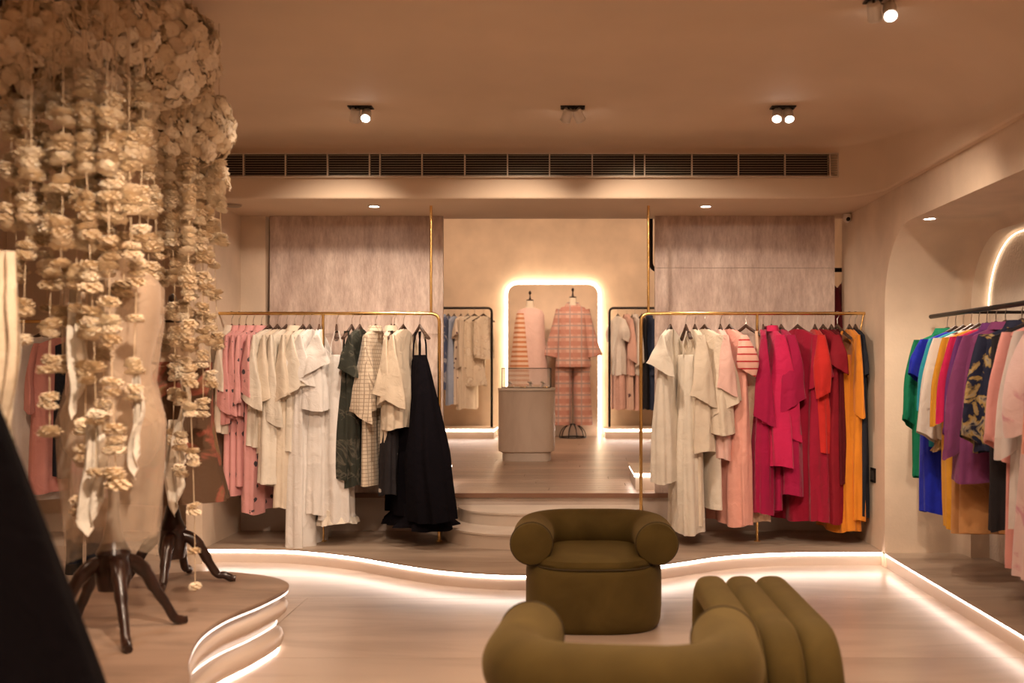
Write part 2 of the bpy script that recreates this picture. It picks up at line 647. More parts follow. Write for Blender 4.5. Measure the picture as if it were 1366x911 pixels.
# thin wall between the display platform and the bay on the left
mb = MB().prism([(-2.30, 6.18), (-2.30, 6.98), (-2.40, 6.98), (-2.40, 6.18)], 0.0, ZS)
struct(mb.build('wall_left_return', M_WALL, smooth=False))
struct(MB().box(-2.30, -2.13, 6.90, 7.0, ZP, ZS).build('wall_left_pillar', M_WALL, smooth=False))
struct(MB().box(-3.9, -2.40, 6.86, 6.98, 0.0, ZS).build('wall_bay', M_WALL, smooth=False))
struct(MB().box(-3.9, -2.40, 6.30, 6.86, 0.0, ZP).build('bay_platform', M_STEP, smooth=False))
# upper room
struct(MB().box(-3.4, 3.1, YB, YB + 0.1, 0.0, 3.6).build('wall_back', M_WALL, smooth=False))
struct(MB().box(-3.4, -3.3, 7.0, YB, 0.0, 3.6).build('wall_upper_left', M_WALL, smooth=False))
struct(MB().box(3.0, 3.1, 7.0, YB, 0.0, 3.6).build('wall_upper_right', M_WALL, smooth=False))
struct(MB().box(-3.4, 3.1, 7.0, YB, 3.5, 3.6).build('ceiling_upper', M_CEIL, smooth=False))
for x0, x1 in ((-3.9, -2.13), (XR, 3.0)):
    struct(MB().box(x0, x1, 6.98, 7.03, 0.0, ZS).build('wall_end', M_WALL, smooth=False))

# right wall with its long arched alcove
def rrect(y0, y1, z0, z1, r, n=14):
    """outline in y,z: open at the floor, round at the two upper corners"""
    p = [(y1, z0)]
    p += arc(y1 - r, z1 - r, r, 0, 90, n)
    p += arc(y0 + r, z1 - r, r, 90, 180, n)
    p.append((y0, z0))
    return p
ARCH = rrect(1.2, 6.06, 0.0, 2.05, 0.46)
mb = MB()
# wall face around the opening
n = len(ARCH)
top = []
for (y, z) in ARCH:
    top.append((y, z))
outer = []
for (y, z) in ARCH:
    if z < 2.05 - 0.46 + 1e-6:
        outer.append((6.12 if y > 3 else 1.1, z))
    elif y > 5.6 or y < 1.66:
        far = y > 3
        cy = 5.60 if far else 1.66
        u = math.degrees(math.atan2(z - 1.59, abs(y - cy))) / 90
        ye = 6.12 if far else 1.1
        outer.append((ye, 1.59 + (ZS - 1.59) * u * 2) if u < 0.5 else (ye + (cy - ye) * (u - 0.5) * 2, ZS))
    else:
        outer.append((y, ZS))
k0 = max(range(n), key=lambda i: (outer[i][0] + outer[i][1]))
k1 = max(range(n), key=lambda i: (-outer[i][0] + outer[i][1]))
outer[k0] = (6.12, ZS)
outer[k1] = (1.1, ZS)
for i in range(n - 1):
    a, b_ = ARCH[i], ARCH[i + 1]
    c, d = outer[i], outer[i + 1]
    mb.quad((XR, a[0], a[1]), (XR, c[0], c[1]), (XR, d[0], d[1]), (XR, b_[0], b_[1]))
mb.quad((XR, 1.1, 0), (XR, 1.1, ZS), (XR, -1.4, ZS), (XR, -1.4, 0))
# return towards the upper room and a small rounded jamb
mb.quad((XR, 6.12, 0), (XR, 6.98, 0), (XR, 6.98, ZS), (XR, 6.12, ZS))
struct(mb.build('wall_right', M_WALL, smooth=False))
# alcove shell: jamb, ceiling, back wall round the lit recess
mb = MB()
XA, XB = 2.36, 2.47
jr = [[(XR - 0.0005, y, z) for y, z in ARCH], [(XA - 0.07, y, z) for y, z in ARCH]]
cen = (3.6, 1.0)
for q in range(1, 7):
    a = q / 6 * PI / 2
    ring = []
    for (y, z) in ARCH:
        ins = 0.07 * (1 - math.cos(a))
        yy = y - ins * (1 if y > cen[0] else -1)
        ring.append((XA - 0.07 + 0.07 * math.sin(a), yy, z if z < 0.01 else z - ins))
    jr.append(ring)
mb.loft(jr, close=False)
REC = rrect(1.5, 5.90, 0.0, 1.98, 0.42)
mb.loft([jr[-1], [(XA, y, z) for y, z in REC], [(XB, y, z) for y, z in REC]], close=False)
struct(mb.build('wall_alcove', M_WALL, ang=50))
mb = MB()
mb.quad(*[(XB - 0.001, y, z) for y, z in REC])
struct(mb.build('wall_alcove_recess', M_ROUGH, smooth=False))
mb = MB()
LEDP = [(y, z) for y, z in rrect(1.52, 5.885, 0.1, 1.965, 0.41) if z > 1.0]
mb.tube([(XB - 0.012, y, z) for y, z in LEDP], 0.004, 6)
o = mb.build('alcove_led_strip', M_LEDA)
tag(o, 'thin warm light strip inside the rounded wall recess', 'light strip')

# washed panels standing on the upper floor edge
for nm, x0, x1, lb in (('wall_panel', -2.10, -0.90, 'tall streaky washed metal panel behind the white and black clothes'), ('wall_panel', 0.57, 1.815, 'tall streaky washed metal panel behind the red and orange clothes')):
    t = thing(nm, lb, 'panel', ((x0 + x1) / 2, 6.92, ZU))
    hw = (x1 - x0) / 2
    zs = [0.0, 0.70, 1.56, ZS - ZU] if x0 > 0 else [0.0, 1.10, ZS - ZU]
    for i in range(len(zs) - 1):
        MB().box(-hw, hw, -0.022, 0.022, zs[i] + 0.001, zs[i + 1] - 0.001).build('sheet', M_PANEL, t, smooth=False)

# ------------------------------------------------------------------ air vent grille
t = thing('air_vent_grille', 'long slatted air vent set in the bulkhead face', 'vent', (0, 6.2, 2.40))
gx0, gx1, gz0, gz1 = -2.30, 1.64, 2.405, 2.540
MB().box(gx0, gx1, 6.190, 6.196, gz0, gz1).build('backing', M_DARK, t, world=True, smooth=False)
mb = MB()
mb.box(gx0 - 0.008, gx1 + 0.008, 6.165, 6.198, gz1, gz1 + 0.008).box(gx0 - 0.008, gx1 + 0.008, 6.165, 6.198, gz0 - 0.008, gz0)
mb.box(gx0 - 0.008, gx0, 6.165, 6.198, gz0, gz1).box(gx1, gx1 + 0.008, 6.165, 6.198, gz0, gz1)
mb.build('frame', M_VENTF, t, world=True, smooth=False)
ns = 9
for i in range(ns):
    z = gz0 + (i + 0.5) * (gz1 - gz0) / ns
    s = MB()
    s.loft([[(x, 6.168, z - 0.0045), (x, 6.188, z + 0.001), (x, 6.188, z + 0.004), (x, 6.168, z - 0.001)] for x in (gx0, gx1)], True, True, True)
    s.build('slat', M_SLAT, t, world=True, smooth=False)
for px in (325, 381, 437, 493, 507, 563, 620, 677, 733, 790, 846, 860, 923, 985, 1047, 1107):
    x = (px - VPX) / FPX * 6.17
    MB().box(x - 0.004, x + 0.004, 6.162, 6.188, gz0, gz1).build('mullion', M_VENTF, t, world=True, smooth=False)

# ------------------------------------------------------------------ backlit panel on the far wall
t = thing('backlit_panel', 'round cornered wall panel with a glowing white outline', 'panel', (-0.255, 12.80, ZU))
def rr2(x0, x1, z0, z1, r, n=10):
    p = arc(x1 - r, z0 + 0.02, 0.02, -90, 0, 3)
    p += arc(x1 - r, z1 - r, r, 0, 90, n) + arc(x0 + r, z1 - r, r, 90, 180, n)
    return [(x1, z0)] + [q for q in p if q[1] > z0 + 0.05] + [(x0, z0)]
ol = rr2(-0.58, 0.58, 0.0, 1.945, 0.13)
mb = MB()
mb.loft([[(x, -0.03, z) for x, z in ol], [(x, 0.0, z) for x, z in ol]], True, True, True)
mb.build('face', M_WALL, t)
ol2 = [(x * 0.99, z - 0.01) for x, z in ol]
mb = MB()
mb.tube([(x * 1.022, 0.06, max(0.0, z + (0.02 if z > 1 else 0))) for x, z in ol], 0.020, 8)
mb.build('led_strip', M_LEDW, t)
MB().box(-0.5, 0.5, 0.0, 0.09, 0.0, 1.8).build('mount', M_WALL, t, smooth=False)

# ------------------------------------------------------------------ ceiling lamps
def twin_lamp(x, y, aims, powers, label, lit, cone=62):
    t = thing('twin_spotlight', label, 'spotlight', (x, y, ZC), 0, None)
    mb = MB()
    mb.box(-0.066, 0.066, -0.034, -0.028, -0.006, 0.004).box(-0.066, 0.066, 0.028, 0.034, -0.006, 0.004).box(-0.066, -0.060, -0.028, 0.028, -0.006, 0.004).box(0.060, 0.066, -0.028, 0.028, -0.006, 0.004)
    mb.build('trim_frame', M_BLACKM, t, smooth=False)
    MB().box(-0.060, 0.060, -0.028, 0.028, -0.003, 0.003).build('housing', M_DARK, t, smooth=False)
    for s, aim, pw, on in zip((-1, 1), aims, powers, lit):
        c = Vector((s * 0.030, 0.0, -0.042))
        d = (Vector(aim) - (Vector((x, y, ZC)) + c)).normalized()
        q = d.to_track_quat('-Z', 'Y').to_matrix()
        h = MB()
        h.lathe([(0.010, 0.034), (0.024, 0.032), (0.027, 0.022), (0.027, -0.030), (0.029, -0.032), (0.029, -0.038), (0.023, -0.038)], seg=18)
        h.v = [tuple(q @ Vector(p) + c) for p in h.v]
        hd = h.build('lamp_head', M_WHITEP, t)
        a = MB()
        a.tube([(s * 0.030, 0, -0.002), tuple(c + q @ Vector((0, 0, 0.034)))], 0.006, 6)
        a.build('arm', M_BLACKM, t)
        l = MB().lathe([(0.0225, -0.0385), (0.016, -0.041), (0.004, -0.042)], seg=16, cap0=True)
        l.v = [tuple(q @ Vector(p) + c) for p in l.v]
        l.build('lens', M_LAMP if on else M_WHITEP, hd)
        if pw:
            p0 = Vector((x, y, ZC)) + c + d * 0.06
            spot('twin_spot_light', p0, aim, pw, cone, 0.85, WARM, 0.045)

twin_lamp(-1.15, 5.40, [(-1.6, 6.5, 1.2), (-1.0, 3.4, 0.6)], (46, 40), 'twin ceiling spotlight above the cream clothes, one round lens glowing', (True, True), 88)
twin_lamp(0.0, 5.40, [(-0.6, 6.5, 1.2), (0.8, 6.5, 1.2)], (46, 50), 'twin ceiling spotlight above the olive armchairs, both heads turned aside', (True, True), 88)
twin_lamp(1.14, 5.40, [(0.5, 3.6, 0.3), (1.25, 3.7, 0.3)], (30, 30), 'twin ceiling spotlight above the red clothes, both lenses glowing', (True, True))
twin_lamp(1.19, 3.83, [(1.9, 5.6, 1.1), (0.9, 2.2, 0.6)], (60, 40), 'twin ceiling spotlight over the ribbed bench with a bright lens', (True, True))


def downlight(x, y, z, label, pw, ang=80):
    t = thing('downlight', label, 'downlight', (x, y, z))
    mb = MB().lathe([(0.030, -0.001), (0.034, -0.006), (0.042, -0.005), (0.044, 0.0)], seg=24, cap0=False, cap1=False)
    mb.build('rim', M_WHITEP, t)
    MB().lathe([(0.031, -0.002), (0.012, -0.003)], seg=20, cap0=False).build('lens', M_LAMP, t)
    spot('downlight_light', (x, y, z - 0.02), (x, y, 0), pw, ang, 0.8, WARM, 0.03)

downlight((500 - VPX) / FPX * 6.5, 6.5 - 0.02, ZS, 'small round downlight in the soffit above the cream clothes', 16)
downlight((941 - VPX) / FPX * 6.5, 6.5 - 0.02, ZS, 'small round downlight in the soffit above the pink dress', 16)
downlight(1.99, 5.55, 2.05, 'small round downlight in the alcove ceiling over green dress', 16, 100)

# fixtures added to go with the unseen fill and accent lamps
RIM = MB().lathe([(0.030, -0.001), (0.034, -0.006), (0.042, -0.005), (0.044, 0.0)], seg=24, cap0=False, cap1=False).mesh('rim', M_WHITEP)
LENS = MB().lathe([(0.031, -0.002), (0.012, -0.003)], seg=20, cap0=False).mesh('lens', M_LAMP)
for (x, y, z, lb) in [(a[0], a[1], ZC, 'small round added fill downlight, out of view, in the shop ceiling') for a in FILL_LAMPS] + [(a[0], a[1], ZC, 'small round added accent lamp, out of view, facing the displays') for a in ADDED_ACCENTS] + [(a[0], a[1], 3.5, 'small round added fill downlight, out of view, in the upper room') for a in UPPER_FILL_LAMPS]:
    t = thing('downlight', lb, 'downlight', (x, y, z), 0, 'ceiling lamps: ' + lb[12:])
    link('rim', RIM, t)
    link('lens', LENS, t)

# flat vent plate, camera, switches
t = thing('ceiling_sensor', 'flat dark ceiling plate beside the flower garlands', 'sensor', (-2.19, 6.42, ZS))
MB().lathe([(0.052, 0.0), (0.052, -0.010), (0.040, -0.016), (0.01, -0.017)], seg=20).build('cover', M_SLAT, t)
MB().lathe([(0.058, 0.0), (0.058, -0.004), (0.05, -0.005)], seg=20).build('rim', M_VENTF, t)
t = thing('security_camera', 'small white dome security camera high on the corner', 'camera', (1.875, 6.80, 2.235))
MB().lathe([(0.026, 0.032), (0.030, 0.012), (0.026, -0.012), (0.012, -0.026), (0.002, -0.030)], seg=16).build('housing', M_WHITEP, t)
l = MB().lathe([(0.014, 0), (0.014, 0.012), (0.006, 0.016)], seg=12)
l.v = [(p[0], -p[2] - 0.018, p[1] - 0.006) for p in l.v]
l.build('lens', M_DARK, t)
for (x, y, z, s, lb) in ((XL + 0.002, 6.38, 0.46, 1, 'small square wall socket below the pink pyjamas'), (XR - 0.002, 6.28, 0.54, -1, 'small dark wall socket beside the black dress')):
    t = thing('wall_socket', lb, 'socket', (x, y, z))
    MB().box(min(0, s * 0.008), max(0, s * 0.008), -0.045, 0.045, -0.045, 0.045).build('plate', M_STEEL if s > 0 else M_BLACKM, t, smooth=False)
    MB().box(min(0, s * 0.011), max(0, s * 0.011), -0.03, 0.03, -0.03, 0.03).build('insert', M_VENTF if s > 0 else M_DARK, t, smooth=False)

# low lit plinths in the upper room
def plinth(x0, x1, y0, y1, h, label):
    t = thing('low_plinth', label, 'plinth', ((x0 + x1) / 2, y0, ZU))
    MB().box(x0 + 0.015, x1 - 0.015, y0 + 0.015, y1, ZU, ZU + h - 0.01).build('base', M_STEP, t, world=True, smooth=False)
    MB().box(x0, x1, y0, y1, ZU + h - 0.01, ZU + h).build('top', M_WALL, t, world=True, smooth=False)
    l = MB()
    l.box(x0 + 0.006, x1 - 0.006, y0 + 0.008, y0 + 0.014, ZU + h - 0.035, ZU + h - 0.011)
    for xx in (x0 + 0.008, x1 - 0.014):
        l.box(xx, xx + 0.006, y0 + 0.01, y1 - 0.02, ZU + h - 0.03, ZU + h - 0.011)
    l.build('led_strip', M_LED, t, world=True, smooth=False)
plinth(-2.6, -0.96, 12.28, 12.85, 0.125, 'low lit plinth under the rack of white lace clothes')
plinth(0.39, 2.3, 12.28, 12.85, 0.125, 'low lit plinth under the rack of navy clothes')
plinth(-2.9, -0.93, 7.05, 7.75, 0.13, 'low lit plinth behind the black flared dress')
plinth(0.43, 2.9, 7.05, 7.75, 0.13, 'low lit plinth behind the cream trousers')

# ------------------------------------------------------------------ clothes rails
def rail(name, label, cat, loc, parts):
    t = thing(name, label, cat, loc)
    for nm, path, r, mt in parts:
        MB().tube(path, r, 10).build(nm, mt, t, world=True)
    return t
def bend(p0, c, p1, n=6):
    return [tuple((1 - u) ** 2 * a + 2 * u * (1 - u) * b + u * u * d for a, b, d in zip(p0, c, p1)) for u in [i / n for i in range(n + 1)]]
xp = lambda px, y: (px - VPX) / FPX * y
e = xp(586, YR)
rail('clothes_rack', 'brass clothes rack of cream white and black garments', 'clothes rack', (-1.5, YR, ZP), [
    ('rail', [(XL, YR, RAILZ), (e - 0.06, YR, RAILZ)] + bend((e - 0.06, YR, RAILZ), (e, YR, RAILZ), (e, YR, RAILZ - 0.06)) + [(e, YR, ZP + 0.004)], 0.011, M_GOLD),
    ('post', [(xp(431, YR), YR, RAILZ), (xp(431, YR), YR, ZP + 0.004)], 0.009, M_GOLD),
    ('hanging_pole', [(xp(575, YR), YR, RAILZ), (xp(575, YR), YR, ZS)], 0.009, M_GOLD),
    ('foot', [(e, YR, ZP), (e, YR, ZP + 0.006)], 0.022, M_GOLD), ('foot', [(xp(431, YR), YR, ZP), (xp(431, YR), YR, ZP + 0.006)], 0.022, M_GOLD)])
e = xp(855, YR)
rail('clothes_rack', 'brass clothes rack of pink red and orange garments', 'clothes rack', (1.1, YR, ZP), [
    ('rail', [(XR, YR, RAILZ), (e + 0.06, YR, RAILZ)] + bend((e + 0.06, YR, RAILZ), (e, YR, RAILZ), (e, YR, RAILZ - 0.06)) + [(e, YR, ZP + 0.004)], 0.011, M_GOLD),
    ('post', [(xp(1010, YR), YR, RAILZ), (xp(1010, YR), YR, ZP + 0.004)], 0.009, M_GOLD),
    ('hanging_pole', [(xp(865, YR), YR, RAILZ), (xp(865, YR), YR, ZS)], 0.009, M_GOLD),
    ('brace', [(XR - 0.01, YR, RAILZ), (XR - 0.05, YR, RAILZ - 0.22)], 0.005, M_GOLD),
    ('foot', [(xp(1010, YR), YR, ZP), (xp(1010, YR), YR, ZP + 0.006)], 0.022, M_GOLD)])
YK = 12.52
RK = 1.975
for s, xe, far, lb in ((1, xp(656, YK), -2.4, 'black clothes rack of white lace and blue garments'), (-1, xp(813, YK), 2.1, 'black clothes rack of blush and navy garments')):
    zb = ZU + 0.125
    rail('clothes_rack', lb, 'clothes rack', (xe, YK, zb), [
        ('rail', [(far, YK, RK), (xe - s * 0.06, YK, RK)] + bend((xe - s * 0.06, YK, RK), (xe, YK, RK), (xe, YK, RK - 0.06)) + [(xe, YK, zb + 0.002)], 0.016, M_BLACKM),
        ('post', [(far, YK, RK), (far, YK, zb + 0.002)], 0.016, M_BLACKM)])
# rails that hang from the upper ceiling behind the washed panels
for s, x0, x1, lb in ((1, 0.568, 2.6, 'black rail hanging behind the panel of red clothes'), (-1, -2.16, -1.0, 'black rail hanging behind the panel of cream clothes')):
    yb = 7.25
    zb = 1.93
    q = [(x0, yb, 3.5), (x0, yb, zb + 0.06)] + bend((x0, yb, zb + 0.06), (x0, yb, zb), (x0 + 0.06, yb, zb)) + [(x1, yb, zb)]
    rail('hanging_rail', lb, 'clothes rail', (x0, yb, zb), [('rail', q, 0.016, M_BLACKM), ('hanging_pole', [(x1, yb, zb), (x1, yb, 3.5)], 0.014, M_BLACKM)])
XK, ZK = 2.13, 1.52
rail('wall_rail', 'long black wall rail of green purple and pink clothes', 'clothes rail', (XK, 5.9, ZK), [
    ('rail', [(XK, 5.92, ZK), (XK, 3.2, ZK)], 0.013, M_BLACKM)] + [('bracket', [(XK, yy, ZK), (2.47, yy, ZK)], 0.009, M_BLACKM) for yy in (5.45, 4.2, 3.3)])
YY = 6.52
rail('bay_rail', 'brass rail of patterned clothes behind the flower garlands', 'clothes rail', (-3.1, YY, ZK), [
    ('rail', [(-3.9, YY, ZK), (-2.40, YY, ZK)], 0.011, M_GOLD)])

# ------------------------------------------------------------------ garments and hangers
def hanger_meshes(wmat, nm):
    hk = MB()
    pts = [(0.013 * math.cos(a) , 0, 0.013 * math.sin(a)) for a in [R(200 - 20 * i) for i in range(11)]]
    pts = [(0.0 + p[1], 0 + p[0], p[2]) for p in pts]
    pts += [(0, 0.010, -0.02), (0, 0, -0.035), (0, 0, -0.10)]
    hk.tube(pts, 0.0022, 5)
    bar = MB()
    rings = []
    for i in range(13):
        u = -1 + i / 6
        x = 0.166 * u
        z = -0.080 - 0.086 * abs(u) ** 0.9
        w = 0.007 + 0.008 * abs(u)
        h = 0.014 - 0.005 * abs(u)
        rings.append([(x, w * math.cos(2 * PI * k / 8), z + h * math.sin(2 * PI * k / 8)) for k in range(8)])
    bar.loft(rings, True, True, True)
    return hk.mesh('hook', M_STEEL), bar.mesh('shoulder_bar', wmat)

HK, HB = hanger_meshes(M_HANGER, 'hanger')
HCLIP = MB().box(-0.012, 0.012, -0.010, 0.010, -0.19, -0.155).mesh('clip', M_STEEL, False)


def hanger(loc, rz, label, group, clip=False):
    t = thing('clothes_hanger', label, 'hanger', loc, rz, group)
    link('hook', HK, t)
    link('shoulder_bar', HB, t)
    if clip:
        for s in (-1, 1):
            link('clip', HCLIP, t, (s * 0.11, 0, 0.02))
    return t


def body_mb(g, L_, sh, hem, t0, t1, folds, amp, z0=-0.105, strap=False, seg=64, rows=20, twist=0.0, flare=1.0, asym=0.0, neck=0.06):
    """cloth body hanging from the shoulders; z0 is the neck point"""
    ph = [g.uniform(0, 6.28) for _ in range(6)]
    rings = []

    def ring(z, hw, ht, a, tw, drop=0.0, zs=0.0):
        out = []
        for k in range(seg):
            th = 2 * PI * k / seg
            cx, sy = math.cos(th), math.sin(th)
            x = hw * math.copysign(abs(cx) ** 0.8, cx)
            u = cx
            fr = ph[0] if sy >= 0 else ph[2]
            wv = math.sin(folds * u * 3.0 + fr) + 0.55 * math.sin(folds * u * 5.3 + ph[1])
            yy = ht * math.copysign(abs(sy) ** 0.7, sy) + a * 0.8 * wv * (0.35 + 0.65 * abs(sy))
            # soft pleats running down all round the cloth
            nx, ny = cx / max(hw, 0.02), sy / max(ht, 0.02)
            nl = math.hypot(nx, ny)
            pl = a * 0.55 * (math.sin(9 * th + ph[3] + 0.9 * math.sin(5 * z + ph[4])) + 0.6 * math.sin(15 * th + ph[5] + 2.0 * z))
            xx = x + pl * nx / nl
            yy += pl * ny / nl
            xr = xx * math.cos(tw) - yy * math.sin(tw)
            yr = xx * math.sin(tw) + yy * math.cos(tw)
            out.append((xr, yr, z - drop * abs(u) ** 1.3 + zs * u + (0.010 * math.sin(3 * th + ph[4]) if z < z0 - L_ * 0.9 else 0)))
        return out
    if strap:
        zt = z0 - 0.17
        rings.append(ring(zt + 0.005, sh * 0.72, t0 * 0.9, 0.0, 0))
        top_hw = sh * 0.75
    else:
        rings.append(ring(z0, neck, t0 * 0.8, 0.0, 0, 0.0))
        rings.append(ring(z0 + 0.004, sh * 0.6, t0 * 0.9, 0, 0, 0.028))
        rings.append(ring(z0 - 0.004, sh, t0, 0, 0, 0.055))
        zt = z0 - 0.09
        top_hw = sh * 1.0
    for i in range(rows + 1):
        u = i / rows
        z = zt + (z0 - L_ - zt) * u
        e = u ** flare
        hw = top_hw + (hem - top_hw) * e
        ht = t0 + (t1 - t0) * min(1, u * 1.6)
        rings.append(ring(z, hw, ht, amp * (0.15 + 0.85 * u), twist * u, 0, asym * u))
    # turn the hem inwards
    last = rings[-1]
    rings.append([(x * 0.93, y * 0.8, z + 0.006) for x, y, z in last])
    rings.append([(x * 0.88, y * 0.6, z + 0.07) for x, y, z in last])
    mb = MB()
    mb.loft(rings, True, strap, True)
    return mb


def sleeve_mb(g, s, sh, length, w0, w1, psi, z0=-0.105, out=0.03, seg=28, rows=12, thick=0.42, fwd=0.0, puff=0.0):
    rings = []
    ph = g.uniform(0, 6.28)
    zs = z0 - 0.06
    for i in range(rows + 1):
        u = i / rows
        c = Vector((s * (sh - 0.025 + (out + 0.02) * math.sin(min(1, u * 1.5) * PI / 2)), fwd * u, zs - length * u + 0.02 * max(0, 1 - u * 4)))
        a = 0.86 * (0.55 * w0 + (w1 - 0.55 * w0) * u ** 0.7) + puff * math.sin(u * PI)
        b = a * (thick if puff == 0 else 0.75)
        e1 = Vector((math.cos(psi * min(1, 0.35 + u)), math.sin(psi * min(1, 0.35 + u)), 0))
        e2 = Vector((-e1.y, e1.x, 0))
        ring = []
        for k in range(seg):
            th = 2 * PI * k / seg
            f = 1 + 0.13 * u * math.sin(5 * th + ph + 1.5 * u) + 0.06 * math.sin(3 * th + ph * 2 + 7 * u)
            p = c + e1 * (a * math.cos(th) * f) + e2 * (b * math.sin(th) * f)
            p.z += a * math.cos(th) * 0.55 * u * u * (1 if ph > 3 else -1)
            ring.append(p)
        rings.append(ring)
    last = rings[-1]
    c = sum((p for p in last), Vector()) / seg
    rings.append([c + (p - c) * 0.86 + Vector((0, 0, 0.005)) for p in last])
    rings.append([c + (p - c) * 0.7 + Vector((0, 0, 0.06)) for p in last])
    return MB().loft(rings, True, True, True)


def collar_mb(z0=-0.105, r=0.062, t=0.032):
    rings = []
    for (k, dz, f) in ((0, -0.01, 1.0), (1, 0.022, 1.0), (2, 0.026, 1.12), (3, -0.012, 1.45)):
        rings.append([(r * f * math.cos(a), t * f * math.sin(a), z0 + dz) for a in [R(-70 + 320 * i / 18) for i in range(19)]])
    return MB().loft(rings, close=False)


def garment(name, label, cat, group, loc, a, L_, mt, sh=0.195, hem=0.22, t0=0.020, t1=0.058, folds=2, amp=0.014, sleeve=None, strap=False, collar=False,
            under=None, tier=None, twist=0.0, flare=1.0, asym=0.0, hlabel=None, hgroup=None, belt=None, buttons=None, clip=False):
    """a: turn of the hanger, 0 = hanger along y, + = near end swings to -x"""
    g = random.Random(hash((round(loc[0], 3), round(loc[1], 3), round(L_, 3))) & 0xffff)
    ar = R(a)
    rz = math.atan2(-math.cos(ar), -math.sin(ar))
    hanger(loc, rz, hlabel or ('dark wooden hanger carrying the ' + label), hgroup, clip)
    t = thing(name, label, cat, loc, rz, group)
    bd = body_mb(g, L_, sh, hem, t0, t1, folds, amp, strap=strap, twist=twist, flare=flare, asym=asym).build('body', mt, t, ang=70)
    if strap:
        for s in (-1, 1):
            x = s * sh * 0.55
            MB().loft([[(x * f - 0.011, y - 0.002, z), (x * f + 0.011, y - 0.002, z), (x * f + 0.011, y + 0.002, z), (x * f - 0.011, y + 0.002, z)] for (f, y, z) in
                       ((1.1, -t0 * 0.8, -0.285), (1.0, -t0 * 0.75, -0.20), (0.9, -0.012, -0.118), (0.9, 0.012, -0.116), (1.0, t0 * 0.75, -0.20), (1.1, t0 * 0.8, -0.285))], True, True, True).build('strap', mt, t)
    if sleeve:
        d = dict(length=0.3, w0=0.07, w1=0.09, psi=70, out=0.03, thick=0.42, fwd=0.0, puff=0.0, mat=mt)
        d.update(sleeve)
        sm = d.pop('mat')
        psi = d.pop('psi')
        for s in (-1, 1):
            smb = sleeve_mb(g, s, sh, psi=R(psi + g.uniform(-12, 12)), **d)
            hemr = [Vector(q) for q in smb.v[12 * 28:13 * 28]]
            upr = [Vector(q) for q in smb.v[11 * 28:12 * 28]]
            sl = smb.build('sleeve', sm, t, ang=70)
            if collar and d['length'] > 0.3:
                cc = sum(hemr, Vector()) / 28
                lo = [cc + (q - cc) * 1.06 for q in hemr]
                hi = [b_ + (a_ - b_) * 0.75 for a_, b_ in zip([cc + (q - cc) * 1.05 for q in upr], lo)]
                MB().loft([hi, lo, [cc + (q - cc) * 0.97 for q in hemr]], True).build('cuff', sm, sl, ang=70)
    if collar:
        collar_mb().build('collar', mt if collar is True else collar, t, ang=70)
    if belt:
        zb, bm = belt
        body_part = body_mb(g, 0.03, sh * 0.9, sh * 0.92, t1 + 0.008, t1 + 0.008, 1, 0.0, z0=zb, rows=2, seg=24, neck=sh * 0.9)
        body_part.build('waistband', bm, t, ang=70)
    if buttons:
        bmat, n = buttons
        for i in range(n):
            z = -0.2 - i * 0.085
            b_ = MB().lathe([(0.008, 0.0), (0.008, 0.003), (0.004, 0.004)], seg=8)
            b_.v = [(p[0], -(t1 + 0.012) - p[2], z + p[1]) for p in b_.v]
            b_.build('button', bmat, t)
    if under:
        kind, L2, m2 = under
        if kind == 'trousers':
            for s in (-1, 1):
                rings = []
                for i in range(13):
                    u = i / 12
                    z = -0.30 - (L2 - 0.195) * u
                    hw = 0.082 + 0.02 * u
                    rings.append([(s * 0.085 + hw * math.cos(2 * PI * k / 20), 0.030 * (0.7 + 0.5 * u) * math.sin(2 * PI * k / 20) + 0.008 * math.sin(3 * math.cos(2 * PI * k / 20) + s + 2 * u), z) for k in range(20)])
                last = rings[-1]
                rings.append([(s * 0.085 + (x - s * 0.085) * 0.85, y * 0.8, z + 0.05) for x, y, z in last])
                MB().loft(rings, True, True, True).build('trouser_leg', m2, t, ang=70)
        else:
            body_mb(g, L2, sh * 0.8, hem * 0.95, t0 * 0.8, t1 * 0.8, folds + 1, amp * 0.8, z0=-0.12).build('underskirt', m2, t, ang=70)
    if tier:
        z1, ln, wd, m2 = tier
        body_mb(g, ln, wd * 0.9, wd, t1 * 0.95, t1 * 1.25, folds + 2, amp * 1.1, z0=-0.105 - z1, rows=6, neck=wd * 0.86).build('ruffle_tier', m2, t, ang=70)
    return t


F = {}
def fb(k, *a, **kw):
    F[k] = fabric(k.replace(' ', '_'), *a, **kw)
fb('white', (0.74, 0.70, 0.66)); fb('ivory', (0.70, 0.63, 0.53)); fb('cream', (0.67, 0.57, 0.45)); fb('sand', (0.60, 0.48, 0.34))
fb('offwhite_sheer', (0.80, 0.70, 0.58), alpha=0.8)
fb('pink_print', (0.62, 0.29, 0.28), 'spots', (0.05, 0.045, 0.05), 20.0, 0.36)
fb('pink_print2', (0.64, 0.31, 0.30), 'spots', (0.06, 0.05, 0.06), 15.0, 0.38)
fb('white_letter', (0.74, 0.70, 0.66), 'spots', (0.35, 0.18, 0.16), 7.0, 0.17)
fb('green_print', (0.034, 0.037, 0.028), 'floral', (0.10, 0.092, 0.07), 9.0, col3=(0.02, 0.022, 0.018))
fb('cream_check', (0.66, 0.55, 0.42), 'check', (0.34, 0.26, 0.19), 42.0, 0.16)
fb('black_print', (0.016, 0.013, 0.015), 'spots', (0.45, 0.40, 0.36), 9.0, 0.30)
fb('black', (0.006, 0.005, 0.007), rough=0.95); F['black'].node_tree.nodes['Principled BSDF'].inputs['Specular IOR Level'].default_value = 0.05; fb('charcoal', (0.02, 0.02, 0.025))
fb('pearl', (0.66, 0.55, 0.42), rough=0.5)
